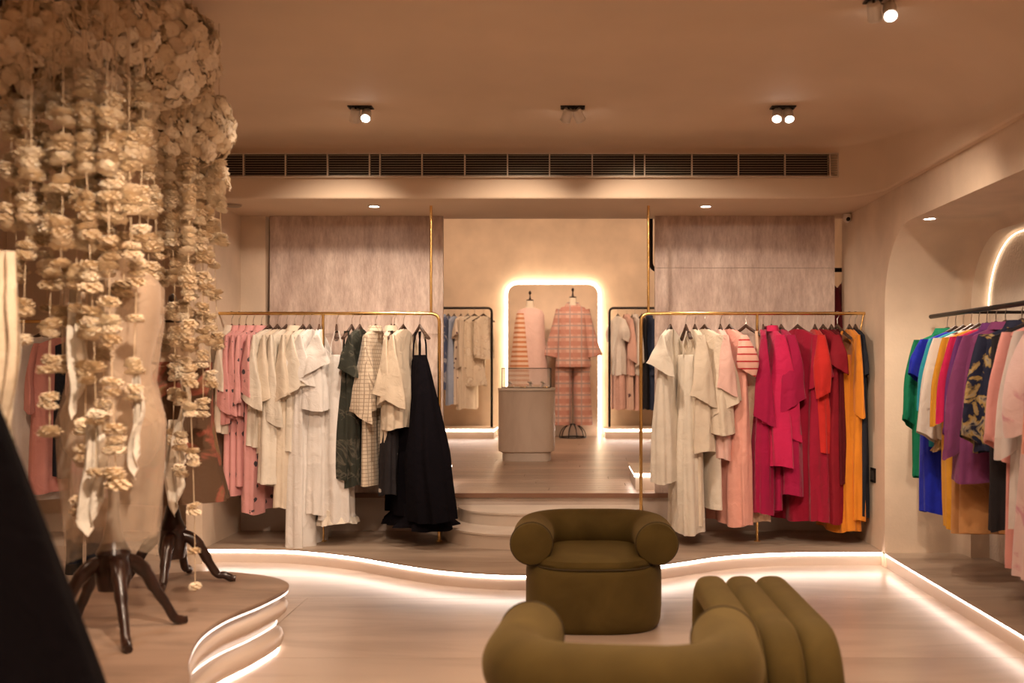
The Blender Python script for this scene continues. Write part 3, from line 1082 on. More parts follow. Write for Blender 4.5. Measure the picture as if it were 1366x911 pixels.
fb('salmon', (0.74, 0.36, 0.29)); fb('blush', (0.72, 0.46, 0.40)); fb('salmon_stripe', (0.74, 0.42, 0.34), 'stripes', (0.45, 0.02, 0.03), 22.0, 0.2)
fb('nude', (0.66, 0.46, 0.32))
fb('magenta', (0.33, 0.003, 0.05)); fb('hotpink', (0.50, 0.010, 0.075)); fb('crimson', (0.30, 0.003, 0.026)); fb('scarlet', (0.50, 0.018, 0.014)); fb('maroon', (0.09, 0.004, 0.008)); fb('darkred', (0.22, 0.006, 0.016))
fb('orange', (0.66, 0.22, 0.016)); fb('navyblack', (0.012, 0.014, 0.022))
fb('green', (0.004, 0.16, 0.075)); fb('cobalt', (0.006, 0.016, 0.36)); fb('teal', (0.02, 0.26, 0.34)); fb('white_brown', (0.66, 0.60, 0.54), 'spots', (0.14, 0.05, 0.03), 5.0, 0.2)
fb('golden', (0.56, 0.26, 0.02)); fb('bronze', (0.20, 0.11, 0.035), rough=0.4); fb('tan', (0.46, 0.22, 0.08)); fb('purple', (0.115, 0.025, 0.13)); fb('plum', (0.17, 0.035, 0.115))
fb('navy_gold', (0.012, 0.014, 0.035), 'floral', (0.34, 0.22, 0.07), 15.0, col3=(0.30, 0.24, 0.16))
fb('rose', (0.66, 0.30, 0.27)); fb('white_sheer', (0.75, 0.68, 0.64), alpha=0.75); fb('blush_print', (0.68, 0.50, 0.48), 'floral', (0.55, 0.25, 0.30), 4.0, col3=(0.42, 0.30, 0.40))
fb('sky', (0.34, 0.42, 0.60)); fb('blue_print', (0.10, 0.13, 0.25), 'floral', (0.5, 0.5, 0.55), 9.0); fb('dot_print', (0.74, 0.64, 0.54), 'spots', (0.09, 0.04, 0.06), 14.0, 0.36)
fb('lace', (0.78, 0.68, 0.55), 'floral', (0.60, 0.48, 0.36), 14.0, alpha=0.88, col3=(0.85, 0.78, 0.68))
fb('blush_dark_print', (0.72, 0.52, 0.44), 'spots', (0.10, 0.05, 0.06), 6.0, 0.28); fb('denim', (0.035, 0.050, 0.10))
fb('multi', (0.10, 0.13, 0.24), 'floral', (0.40, 0.14, 0.16), 3.5, col3=(0.16, 0.28, 0.24)); fb('brown_print', (0.10, 0.055, 0.03), 'floral', (0.30, 0.09, 0.06), 5.0, col3=(0.20, 0.13, 0.06))
fb('pink_white', (0.76, 0.58, 0.54), 'floral', (0.75, 0.38, 0.38), 4.0, col3=(0.80, 0.70, 0.66))

PPM = FPX / YR
def onrack(hx, bottom, a, name, label, cat, mt, grp, **kw):
    X = xp(hx, YR)
    Lg = (bottom - VPY) / PPM - (CAM_Z - RAILZ) - 0.105
    Lg = (RAILZ - (CAM_Z - (bottom - VPY) / PPM)) - 0.105
    return garment(name, label, cat, grp, (X, YR, RAILZ), a, Lg, F[mt], **kw)
G1 = 'garments on the brass rack of cream clothes'
ROWS1 = [
 (309, 575, 4, 'blouse', 'off white blouse with wide sleeves at the end of rack', 'blouse', 'offwhite_sheer', dict(sleeve=dict(length=0.30, w0=0.07, w1=0.080, psi=40, out=0.01), collar=True, t1=0.045)),
 (319, 562, 7, 'pyjama_set', 'pink pyjama set with black prints beside off white blouse', 'pyjamas', 'pink_print', dict(collar=True, sleeve=dict(length=0.45, w0=0.06, w1=0.065), under=('trousers', 1.02, F['pink_print2']))),
 (328, 556, 9, 'pyjama_set', 'pink pyjama set with small black sprigs and open collar', 'pyjamas', 'pink_print', dict(collar=True, sleeve=dict(length=0.46, w0=0.06, w1=0.07), under=('trousers', 1.06, F['pink_print2']))),
 (338, 552, 12, 'pyjama_set', 'pink pyjama set with larger black sprigs on trousers', 'pyjamas', 'pink_print2', dict(collar=True, sleeve=dict(length=0.44, w0=0.06, w1=0.07), under=('trousers', 1.0, F['pink_print2']))),
 (349, 680, 9, 'long_shirt_dress', 'long pink dress with scattered black flowers', 'dress', 'pink_print2', dict(collar=True, hem=0.2, sleeve=dict(length=0.34, w0=0.06, w1=0.075))),
 (359, 592, 14, 'tunic', 'ivory tunic with flared elbow sleeves beside pink dress', 'tunic', 'ivory', dict(sleeve=dict(length=0.40, w0=0.06, w1=0.12, psi=75), t1=0.06)),
 (370, 600, 12, 'tunic', 'plain cream tunic with a bell sleeve', 'tunic', 'cream', dict(sleeve=dict(length=0.42, w0=0.06, w1=0.10, psi=80), t1=0.06)),
 (382, 650, 16, 'kaftan', 'long ivory kaftan with slanting hem', 'kaftan', 'ivory', dict(hem=0.28, asym=0.06, t1=0.085, amp=0.02, sleeve=dict(length=0.5, w0=0.07, w1=0.13, psi=80, out=0.0))),
 (393, 672, 8, 'kaftan', 'cream shirt kaftan with open collar', 'kaftan', 'cream', dict(collar=True, hem=0.25, t1=0.07, sleeve=dict(length=0.4, w0=0.065, w1=0.09, psi=80))),
 (404, 600, 8, 'blouse', 'ivory blouse with wide cut sleeves', 'blouse', 'ivory', dict(sleeve=dict(length=0.36, w0=0.07, w1=0.13, psi=90, thick=0.3), t1=0.06)),
 (413, 726, 6, 'maxi_dress', 'white floor length dress with faint small embroidery', 'dress', 'white_letter', dict(hem=0.25, t1=0.085, amp=0.022, folds=3, sleeve=dict(length=0.25, w0=0.07, w1=0.12, psi=90, thick=0.3))),
 (426, 545, -8, 'crop_blouse', 'white boxy blouse with short stiff sleeves', 'blouse', 'white', dict(hem=0.24, t1=0.10, sleeve=dict(length=0.20, w0=0.07, w1=0.11, psi=110, thick=0.3), under=('skirt', 1.16, F['white']))),
 (449, 690, -14, 'strap_dress', 'long white strappy dress with ruffled hem', 'dress', 'white', dict(strap=True, hem=0.22, t0=0.045, t1=0.10, amp=0.020, folds=3, clip=True, tier=(1.10, 0.14, 0.22, F['ivory']))),
 (469, 636, 6, 'printed_dress', 'dark green patterned strap dress next to white dress', 'dress', 'green_print', dict(strap=True, hem=0.21, t1=0.065, amp=0.014)),
 (480, 645, 8, 'printed_dress', 'dark green patterned dress with short sleeves', 'dress', 'green_print', dict(hem=0.20, t1=0.06, sleeve=dict(length=0.22, w0=0.06, w1=0.07, psi=90))),
 (501, 545, 12, 'checked_shirt', 'cream grid checked shirt with matching trousers', 'shirt', 'cream_check', dict(collar=True, t1=0.07, sleeve=dict(length=0.50, w0=0.07, w1=0.085, psi=90, thick=0.35), under=('trousers', 1.0, F['cream_check']))),
 (522, 590, 2, 'open_shirt', 'plain pearl shirt hung open on its hanger', 'shirt', 'pearl', dict(collar=True, hem=0.17, t1=0.035, sleeve=dict(length=0.4, w0=0.045, w1=0.05, psi=60))),
 (526, 656, 4, 'printed_dress', 'black dress with white line drawings', 'dress', 'black_print', dict(strap=True, hem=0.2, t1=0.065)),
 (538, 570, 14, 'blouse', 'pearl blouse with a boxy short sleeve beside black dress', 'blouse', 'pearl', dict(t1=0.075, sleeve=dict(length=0.40, w0=0.075, w1=0.11, psi=95, thick=0.35))),
 (560, 686, -28, 'flared_skirt', 'large black flared skirt with pleated lower tier', 'skirt', 'black', dict(strap=True, sh=0.10, hem=0.40, t0=0.03, t1=0.15, amp=0.028, folds=3, flare=0.8, clip=True, tier=(1.10, 0.16, 0.32, F['black']))),
]
for r in ROWS1:
    onrack(*r[:7], G1, **r[7])
G2 = 'garments on the brass rack of red clothes'
ROWS2 = [
 (894, 640, 22, 'boxy_blouse', 'ivory boxy top over long ivory trousers', 'top', 'ivory', dict(sleeve=dict(length=0.2, w0=0.07, w1=0.10, psi=80, thick=0.3), hem=0.22, t1=0.08)),
 (915, 706, -4, 'trouser_set', 'ivory tunic and trouser set reaching nearly the platform', 'tunic', 'ivory', dict(strap=True, hem=0.22, t0=0.05, t1=0.095, amp=0.02, folds=3)),
 (927, 600, -6, 'tunic', 'cream tunic gathered at the neck', 'tunic', 'cream', dict(hem=0.24, t1=0.085, amp=0.02, sleeve=dict(length=0.40, w0=0.06, w1=0.09, psi=80), under=('trousers', 1.25, F['cream']))),
 (940, 576, -28, 'kaftan', 'wide cream kaftan top over straight trousers', 'kaftan', 'cream', dict(hem=0.27, t1=0.095, sleeve=dict(length=0.45, w0=0.07, w1=0.12, psi=60, thick=0.3), under=('trousers', 1.15, F['ivory']))),
 (961, 610, -2, 'blouse', 'pale blush blouse between cream kaftan and salmon dress', 'blouse', 'blush', dict(hem=0.19, sleeve=dict(length=0.34, w0=0.055, w1=0.07, psi=90))),
 (973, 696, -22, 'puff_sleeve_dress', 'salmon pink dress with red striped puff sleeves', 'dress', 'salmon', dict(hem=0.22, t1=0.075, sleeve=dict(length=0.22, w0=0.055, w1=0.06, psi=60, puff=0.022, mat=F['salmon_stripe']))),
 (995, 692, -40, 'slip_dress', 'nude slip dress with thin straps beside salmon dress', 'dress', 'nude', dict(strap=True, hem=0.19, t1=0.06)),
 (1018, 680, 10, 'maxi_dress', 'dark magenta maxi dress with long sleeves', 'dress', 'magenta', dict(hem=0.22, t1=0.085, sleeve=dict(length=0.52, w0=0.06, w1=0.08, psi=80))),
 (1029, 618, -8, 'kaftan', 'bright hot pink kaftan with long wide sleeves', 'kaftan', 'hotpink', dict(collar=True, hem=0.30, t1=0.10, amp=0.02, sleeve=dict(length=0.60, w0=0.08, w1=0.13, psi=80, thick=0.3), under=('trousers', 1.15, F['magenta']))),
 (1042, 655, -8, 'kaftan', 'magenta kaftan hanging behind hot pink one', 'kaftan', 'magenta', dict(hem=0.26, t1=0.08, sleeve=dict(length=0.42, w0=0.07, w1=0.10, psi=90))),
 (1064, 690, -30, 'maxi_dress', 'crimson pink maxi dress with short sleeves', 'dress', 'crimson', dict(hem=0.25, t1=0.10, amp=0.02, folds=3, sleeve=dict(length=0.28, w0=0.065, w1=0.09, psi=70))),
 (1087, 600, 0, 'ruffled_blouse', 'scarlet top with puffed draped sleeves', 'top', 'scarlet', dict(hem=0.2, t1=0.075, sleeve=dict(length=0.36, w0=0.055, w1=0.05, psi=80, puff=0.018), under=('skirt', 1.15, F['scarlet']))),
 (1098, 692, -12, 'maxi_dress', 'deep red maxi dress behind scarlet top', 'dress', 'darkred', dict(hem=0.2, t1=0.075, sleeve=dict(length=0.2, w0=0.06, w1=0.075, psi=90))),
 (1109, 640, -4, 'maxi_dress', 'very dark maroon dress beside orange one', 'dress', 'maroon', dict(hem=0.19, t1=0.05)),
 (1117, 704, -14, 'strap_dress', 'orange pinafore dress with wide straps', 'dress', 'orange', dict(strap=True, sh=0.17, hem=0.19, t0=0.06, t1=0.085)),
 (1133, 690, -2, 'tunic', 'orange tunic with long sleeves beside orange pinafore', 'tunic', 'orange', dict(hem=0.19, t1=0.06, sleeve=dict(length=0.48, w0=0.06, w1=0.065, psi=20, out=0.0))),
 (1141, 684, 0, 'long_dress', 'black navy long dress at the wall end of rack', 'dress', 'navyblack', dict(hem=0.18, t1=0.045, sleeve=dict(length=0.25, w0=0.05, w1=0.05, psi=30, out=0.0))),
]
for r in ROWS2:
    onrack(*r[:7], G2, **r[7])
# alcove rail on the right: hangers across, garments one behind the other
G3 = 'garments on the black alcove rail'
ROWS3 = [
 (5.66, 0.82, 86, 'shirt_dress', 'emerald green shirt dress with long sleeves', 'dress', 'green', dict(collar=True, hem=0.2, sleeve=dict(length=0.46, w0=0.06, w1=0.07, psi=30))),
 (5.54, 1.00, 88, 'silk_dress', 'cobalt blue silky dress behind white blouse', 'dress', 'cobalt', dict(hem=0.19, t1=0.07, sleeve=dict(length=0.2, w0=0.06, w1=0.07, psi=30))),
 (5.43, 0.62, 85, 'tunic', 'turquoise tunic beside cobalt dress', 'tunic', 'teal', dict(hem=0.18, sleeve=dict(length=0.34, w0=0.055, w1=0.07, psi=30))),
 (5.32, 0.58, 90, 'kimono', 'white kimono with brown motifs and a bronze hem', 'kimono', 'white_brown', dict(hem=0.20, sleeve=dict(length=0.52, w0=0.07, w1=0.10, psi=20, thick=0.3), tier=(0.52, 0.12, 0.21, F['bronze']))),
 (5.22, 1.04, 90, 'jumpsuit', 'golden yellow shirt over tan wide trousers', 'shirt', 'golden', dict(hem=0.18, t1=0.06, sleeve=dict(length=0.42, w0=0.05, w1=0.06, psi=30))),
 (5.12, 0.62, 88, 'top', 'magenta top between yellow and purple ones', 'top', 'hotpink', dict(hem=0.18, sleeve=dict(length=0.40, w0=0.05, w1=0.06, psi=30), under=('trousers', 1.05, F['tan']))),
 (5.01, 0.74, 90, 'shirt', 'violet shirt with long sleeve over tan trousers', 'shirt', 'purple', dict(collar=True, hem=0.21, sleeve=dict(length=0.50, w0=0.06, w1=0.075, psi=30), under=('trousers', 1.03, F['tan']))),
 (4.90, 0.76, 94, 'kimono_blouse', 'plum purple top with broad elbow sleeves', 'top', 'plum', dict(collar=True, hem=0.25, t1=0.07, sleeve=dict(length=0.54, w0=0.075, w1=0.11, psi=25, thick=0.3))),
 (4.72, 0.60, 92, 'print_shirt', 'navy shirt with gold flowers', 'shirt', 'navy_gold', dict(collar=True, hem=0.22, sleeve=dict(length=0.50, w0=0.07, w1=0.09, psi=25, thick=0.35))),
 (4.60, 0.95, 90, 'black_dress', 'black dress with pale print between navy and pink', 'dress', 'black_print', dict(hem=0.2, t1=0.06)),
 (4.47, 0.62, 92, 'pink_jacket', 'rose pink jacket with long sleeves', 'jacket', 'rose', dict(collar=True, hem=0.22, sleeve=dict(length=0.50, w0=0.07, w1=0.085, psi=25), under=('trousers', 1.10, F['rose']))),
 (4.35, 0.9, 90, 'sheer_blouse', 'sheer white blouse beside pink jacket', 'blouse', 'white_sheer', dict(hem=0.21, t1=0.07, sleeve=dict(length=0.5, w0=0.07, w1=0.09, psi=25))),
 (4.22, 1.10, 92, 'floral_gown', 'pale blush floral gown on the alcove rail', 'gown', 'blush_print', dict(hem=0.24, t1=0.09, folds=3, amp=0.02, sleeve=dict(length=0.4, w0=0.07, w1=0.08, psi=25, puff=0.03))),
 (4.08, 1.0, 90, 'kaftan', 'salmon kaftan next to pale floral gown', 'kaftan', 'salmon', dict(hem=0.24, t1=0.07, sleeve=dict(length=0.45, w0=0.07, w1=0.09, psi=25))),
]
for (yy, Lg, a, nm, lb, ct, mt, kw) in ROWS3:
    garment(nm, lb, ct, G3, (XK, yy, ZK), a, Lg, F[mt], **kw)
# far racks
G4 = 'garments on the far black racks'
def onfar(px, bottom, a, nm, lb, ct, mt, kw):
    p = FPX / YK
    garment(nm, lb, ct, G4, (xp(px, YK), YK, RK), a, RK - (CAM_Z - (bottom - VPY) / p) - 0.105, F[mt], **kw)
for r in (
 (590, 500, 20, 'shirt', 'sky blue shirt at the end of far rack', 'shirt', 'sky', dict(collar=True, sleeve=dict(length=0.6, w0=0.06, w1=0.075, psi=60))),
 (598, 520, 20, 'printed_shirt', 'dark blue printed shirt between light blue clothes', 'shirt', 'blue_print', dict(sleeve=dict(length=0.3, w0=0.06, w1=0.07, psi=60))),
 (606, 539, 12, 'long_dress', 'pale blue long dress on far rack', 'dress', 'sky', dict(hem=0.22, t1=0.07)),
 (615, 538, 14, 'dotted_dress', 'white dress with dark dots beside pale blue dress', 'dress', 'dot_print', dict(hem=0.20, t1=0.07, sleeve=dict(length=0.2, w0=0.06, w1=0.07, psi=60))),
 (624, 545, 25, 'long_blouse', 'cream long sheer blouse behind lace blouse', 'blouse', 'offwhite_sheer', dict(hem=0.22, sleeve=dict(length=0.6, w0=0.05, w1=0.06, psi=60))),
 (633, 512, 48, 'lace_blouse', 'white lace blouse facing into the room', 'blouse', 'lace', dict(sh=0.15, hem=0.16, sleeve=dict(length=0.55, w0=0.05, w1=0.065, psi=60, out=0.0), tier=(0.62, 0.25, 0.17, F['lace']))),
 (645, 478, 50, 'lace_bolero', 'short white lace top hung beside black post', 'top', 'lace', dict(sh=0.14, hem=0.15, sleeve=dict(length=0.4, w0=0.05, w1=0.07, psi=60, out=0.0))),
 (824, 500, -20, 'puff_blouse', 'white blouse with puffed short sleeves at rack end', 'blouse', 'white', dict(hem=0.19, sleeve=dict(length=0.24, w0=0.07, w1=0.06, psi=60, puff=0.025), under=('skirt', 1.15, F['blush']))),
 (836, 500, -16, 'blush_shirt', 'blush shirt over a dark flowered skirt', 'shirt', 'blush', dict(collar=True, hem=0.2, sleeve=dict(length=0.5, w0=0.06, w1=0.07, psi=60), under=('skirt', 1.15, F['blush_dark_print']))),
 (847, 500, -12, 'white_shirt', 'white shirt set with pale trousers by navy clothes', 'shirt', 'white', dict(collar=True, hem=0.19, sleeve=dict(length=0.55, w0=0.055, w1=0.065, psi=60), under=('trousers', 1.18, F['blush']))),
 (856, 545, -12, 'black_dress', 'black dress at the far rack beside brass post', 'dress', 'charcoal', dict(hem=0.2)),
 (866, 500, -14, 'denim_shirt', 'navy denim shirt over navy skirt', 'shirt', 'denim', dict(collar=True, hem=0.2, sleeve=dict(length=0.6, w0=0.055, w1=0.065, psi=60), under=('skirt', 1.15, F['denim']))),
 (878, 540, -12, 'denim_dress', 'long navy denim dress half hidden by panel', 'dress', 'denim', dict(hem=0.2))):
    onfar(*r)
# clothes behind the panels, seen in the narrow gaps
for (x, mt, lb, Lg) in ((1.87, 'maroon', 'dark maroon coat seen through the gap beside panel', 1.05), (1.97, 'darkred', 'dark red coat hung behind the maroon coat', 1.0), (2.1, 'charcoal', 'charcoal coat hung deep behind the panel', 1.05)):
    garment('coat', lb, 'coat', 'coats behind the panel', (x, 7.25, 1.93), 0, Lg, F[mt], sleeve=dict(length=0.5, w0=0.06, w1=0.07), t1=0.055, hem=0.21)
garment('coat', 'black coat seen through the gap beside cream clothes', 'coat', 'coats behind the panel', (-2.06, 7.25, 1.93), 0, 1.1, F['charcoal'], sleeve=dict(length=0.5, w0=0.06, w1=0.07), hem=0.21)
# clothes in the bay behind the garlands
G5 = 'garments in the bay behind the flower garlands'
for (x, a, Lg, nm, lb, ct, mt, kw) in (
 (-2.68, 78, 1.02, 'printed_coat', 'dark blue and red patterned coat behind garlands', 'coat', 'multi', dict(hem=0.24, sleeve=dict(length=0.5, w0=0.06, w1=0.07), tier=(0.96, 0.05, 0.245, F['tan']))),
 (-2.90, 60, 0.95, 'pink_blouse', 'pale pink blouse behind garlands and sheer gown', 'blouse', 'pink_white', dict(hem=0.2, sleeve=dict(length=0.4, w0=0.06, w1=0.09))),
 (-3.05, 50, 1.05, 'floral_dress', 'rose flowered white dress behind sheer gown', 'dress', 'pink_white', dict(hem=0.22, sleeve=dict(length=0.3, w0=0.06, w1=0.08))),
 (-3.18, 45, 0.9, 'navy_dress', 'navy striped dress in the bay', 'dress', 'navyblack', dict(hem=0.2)),
 (-3.32, 45, 1.0, 'pink_dress', 'rose pink dress in the bay by the wall', 'dress', 'rose', dict(hem=0.22, sleeve=dict(length=0.4, w0=0.06, w1=0.08))),
 (-3.48, 45, 1.05, 'white_dress', 'white dress at the far end of bay rail', 'dress', 'white', dict(hem=0.22, sleeve=dict(length=0.4, w0=0.06, w1=0.08)))):
    garment(nm, lb, ct, G5, (x, YY, ZK), a, Lg, F[mt], **kw)

# ------------------------------------------------------------------ armchairs and ribbed bench
def sq(a, rx, ry, n):
    c, s = math.cos(a), math.sin(a)
    return rx * math.copysign(abs(c) ** (2 / n), c), ry * math.copysign(abs(s) ** (2 / n), s)

def armchair(label, loc, rz):
    """front towards local -y"""
    t = thing('armchair', label, 'armchair', loc, rz, 'olive velvet armchairs')
    seg = 56
    prof = [(0.93, 0.0), (0.965, 0.012), (0.985, 0.035), (1.0, 0.10), (1.0, 0.20), (0.995, 0.262), (0.975, 0.286), (0.93, 0.297), (0.6, 0.30)]
    MB().loft([[(*sq(2 * PI * k / seg, 0.325 * f, 0.33 * f, 3.0), z) for k in range(seg)] for f, z in prof], True, True, True).build('base', M_VELVET, t)
    prof = [(0.9, 0.285), (0.965, 0.292), (0.985, 0.312), (0.965, 0.330), (0.90, 0.341), (0.7, 0.350), (0.4, 0.355), (0.1, 0.357)]
    seat = MB().loft([[(sq(2 * PI * k / seg, 0.30 * f, 0.325 * f, 3.0)[0], sq(2 * PI * k / seg, 0.30 * f, 0.325 * f, 3.0)[1], z) for k in range(seg)] for f, z in prof], True, True, True).build('seat_cushion', M_VELVET, t)
    MB().tube([(*sq(2 * PI * k / seg, 0.296, 0.321, 3.0), 0.296) for k in range(seg)], 0.005, 6, closed=True).build('piping', M_PIPING, seat)
    # roll that makes arms and back in one
    h, ax, r = 0.402, 0.290, 0.098
    path = [(-ax, -0.225), (-ax, -0.15), (-ax, -0.05)] + arc(-ax + 0.19, 0.035, 0.19, 180, 90, 10) + arc(ax - 0.19, 0.035, 0.19, 90, 0, 10) + [(ax, -0.05), (ax, -0.15), (ax, -0.225)]
    roll = MB().tube([(x, y, h) for x, y in path], r, 32, cap=False).build('arm_and_back_roll', M_VELVET, t)
    for s in (-1, 1):
        d = MB()
        rings = []
        for f, dy in ((1.0, 0.0), (0.985, -0.010), (0.95, -0.016), (0.7, -0.024), (0.35, -0.029), (0.08, -0.030)):
            rings.append([(s * ax + r * f * math.cos(2 * PI * k / 32), -0.225 + dy, h + r * f * math.sin(2 * PI * k / 32)) for k in range(32)])
        ae = d.loft(rings, True, False, True).build('arm_end', M_VELVET, t)
        MB().tube([(s * ax + r * math.cos(2 * PI * k / 32), -0.226, h + r * math.sin(2 * PI * k / 32)) for k in range(32)], 0.004, 6, closed=True).build('piping', M_PIPING, ae)
    return t

armchair('olive velvet tub armchair facing into the shop', (0.100, 4.83, 0.0), R(0))
armchair('olive velvet tub armchair with its back turned, beside the bench', (0.140, 2.78, 0.0), R(180 - 6))

t = thing('ribbed_bench', 'olive velvet bench of three arched padded ribs', 'bench', (0.665, 3.62, 0.0), R(0))
for i in range(3):
    x = -0.12 + i * 0.12
    y0, y1, r, h = -0.52, 0.42, 0.14, 0.340
    pth = [(y1, 0.0), (y1, 0.08), (y1, h - r)] + arc(y1 - r, h - r, r, 0, 90, 10) + arc(y0 + r, h - r, r, 90, 180, 10) + [(y0, h - r), (y0, 0.08), (y0, 0.0)]
    rings = []
    for j, (py, pz) in enumerate(pth):
        a, b_ = pth[max(j - 1, 0)], pth[min(j + 1, len(pth) - 1)]
        ty, tz = b_[0] - a[0], b_[1] - a[1]
        l = math.hypot(ty, tz)
        ny, nz = tz / l, -ty / l
        ring = []
        for k in range(24):
            u, w = sq(2 * PI * k / 24, 0.060, 0.056, 2.6)
            ring.append((x + u, py - ny * w, pz - nz * w if pz > 0 else 0.0))
        rings.append(ring)
    MB().loft(rings, True, True, True).build('rib', M_VELVET, t)

# ------------------------------------------------------------------ display counter with glass case
t = thing('display_counter', 'pale marble display counter with rounded corners', 'counter', (xp(703, 9.45), 9.45, ZU))
pt = lambda f, n=4.5: [(sq(2 * PI * k / 64, 0.265 * f, 0.24 * f, n)) for k in range(64)]
M_MARB = marble('counter_marble', (0.62, 0.50, 0.40), (0.50, 0.38, 0.29), 0.4, 3.0, 3.0, var=0.0)
MB().loft([[(x, y, z) for x, y in pt(f)] for f, z in ((0.86, 0.0), (0.86, 0.085))], True, True, True).build('base', M_STEP, t)
MB().loft([[(x, y, z) for x, y in pt(f)] for f, z in ((0.90, 0.08), (0.985, 0.09), (1.0, 0.12), (1.0, 0.655))], True, True, True).build('body', M_MARB, t)
MB().loft([[(x, y, z) for x, y in pt(f)] for f, z in ((1.0, 0.656), (1.02, 0.659), (1.02, 0.676), (1.01, 0.680))], True, True, True).build('top', M_STEP, t)
ct = ZU + 0.681
c0 = (xp(703, 9.45), 9.45)
t = thing('glass_case', 'low glass case with thin dark edges on the counter', 'display case', (c0[0], c0[1], ct))
w, d, h = 0.225, 0.19, 0.185
for (x0, x1, y0, y1, z0, z1) in ((-w, w, -d, -d + 0.003, 0.004, h), (-w, w, d - 0.003, d, 0.004, h), (-w, -w + 0.003, -d + 0.004, d - 0.004, 0.004, h), (w - 0.003, w, -d + 0.004, d - 0.004, 0.004, h), (-w, w, -d, d, h, h + 0.003)):
    MB().box(x0, x1, y0, y1, z0, z1).build('pane', M_GLASS, t, smooth=False)
for a, b_ in [((sx * w, sy * d, 0.0), (sx * w, sy * d, h)) for sx in (-1, 1) for sy in (-1, 1)] + [((-w, sy * d, z), (w, sy * d, z)) for sy in (-1, 1) for z in (0.003, h)] + [((sx * w, -d, z), (sx * w, d, z)) for sx in (-1, 1) for z in (0.003, h)]:
    MB().tube([a, b_], 0.0035, 6).build('edge_bar', M_BLACKM, t)
for i, (dx, dy, kind) in enumerate(((-0.15, -0.08, 0), (-0.09, 0.0, 1), (-0.03, -0.06, 0), (0.03, -0.03, 2), (0.09, -0.06, 1), (0.15, 0.0, 2), (0.18, -0.09, 0), (-0.17, 0.06, 2))):
    p = (c0[0] + dx, c0[1] + dy, ct + 0.001)
    if kind == 0:
        t = thing('bracelet', 'gold bangle lying in the glass case', 'bracelet', p, 0, 'jewellery in the glass case')
        MB().tube([(0.028 * math.cos(2 * PI * k / 20), 0.028 * math.sin(2 * PI * k / 20), 0.006) for k in range(20)], 0.006, 6, closed=True).build('band', M_GOLD, t)
        MB().lathe([(0.008, 0.0), (0.011, 0.006), (0.004, 0.014)], (0.028, 0, 0.008), 8).build('stone', M_WHITEP, t)
    elif kind == 1:
        t = thing('jewellery_tray', 'pale jewellery tray with small rings in the glass case', 'tray', p, 0, 'jewellery in the glass case')
        MB().box(-0.035, 0.035, -0.03, 0.03, 0.0, 0.012).build('tray', M_STEP, t, smooth=False)
        for k in range(3):
            MB().tube([((k - 1) * 0.022 + 0.008 * math.cos(2 * PI * q / 12), 0, 0.02 + 0.008 * math.sin(2 * PI * q / 12)) for q in range(12)], 0.0025, 5, closed=True).build('ring', M_GOLD, t)
    else:
        t = thing('necklace_stand', 'small pale stand draped with a dark necklace', 'jewellery stand', p, 0, 'jewellery in the glass case')
        MB().lathe([(0.03, 0.0), (0.028, 0.006), (0.012, 0.02), (0.010, 0.04), (0.022, 0.05), (0.012, 0.06)], seg=14).build('stand', M_STEP, t)
        MB().tube([(0.024 * math.cos(2 * PI * q / 16), 0.024 * math.sin(2 * PI * q / 16), 0.045 - 0.01 * math.cos(2 * PI * q / 16)) for q in range(16)], 0.003, 5, closed=True).build('necklace', M_BLACKM, t)

# ------------------------------------------------------------------ dress forms
M_LINEN = fabric('form_linen', (0.70, 0.60, 0.48))
FORM = [(-0.78, 0.115, 0.085), (-0.70, 0.165, 0.115), (-0.58, 0.172, 0.125), (-0.44, 0.128, 0.095), (-0.38, 0.124, 0.092), (-0.24, 0.150, 0.118), (-0.14, 0.160, 0.105), (-0.07, 0.160, 0.082), (-0.03, 0.125, 0.065), (-0.005, 0.065, 0.052), (0.03, 0.050, 0.050), (0.09, 0.046, 0.046)]

def ell(prof, n=28, px=0.0, ps=2.4):
    return [[(sq(2 * PI * k / n, hw, ht, ps)[0], sq(2 * PI * k / n, hw, ht, ps)[1], z) for k in range(n)] for z, hw, ht in prof]

M_TAN = fabric('form_tan_linen', (0.44, 0.32, 0.22))

def form_parts(t, zsh, sc=1.0, lin=None):
    """torso, neck block and finial above the shoulder height zsh (local)"""
    MB().loft([[(x, y, (z * sc if z < 0 else z) + zsh) for x, y, z in r] for r in ell(FORM)], True, True, True).build('torso', lin or M_LINEN, t)
    MB().lathe([(0.040, 0.0), (0.046, 0.006), (0.042, 0.014), (0.016, 0.022), (0.009, 0.05), (0.007, 0.075), (0.018, 0.095), (0.016, 0.115), (0.003, 0.128)], (0, 0, zsh + 0.09), 16).build('finial', M_WALNUT, t)

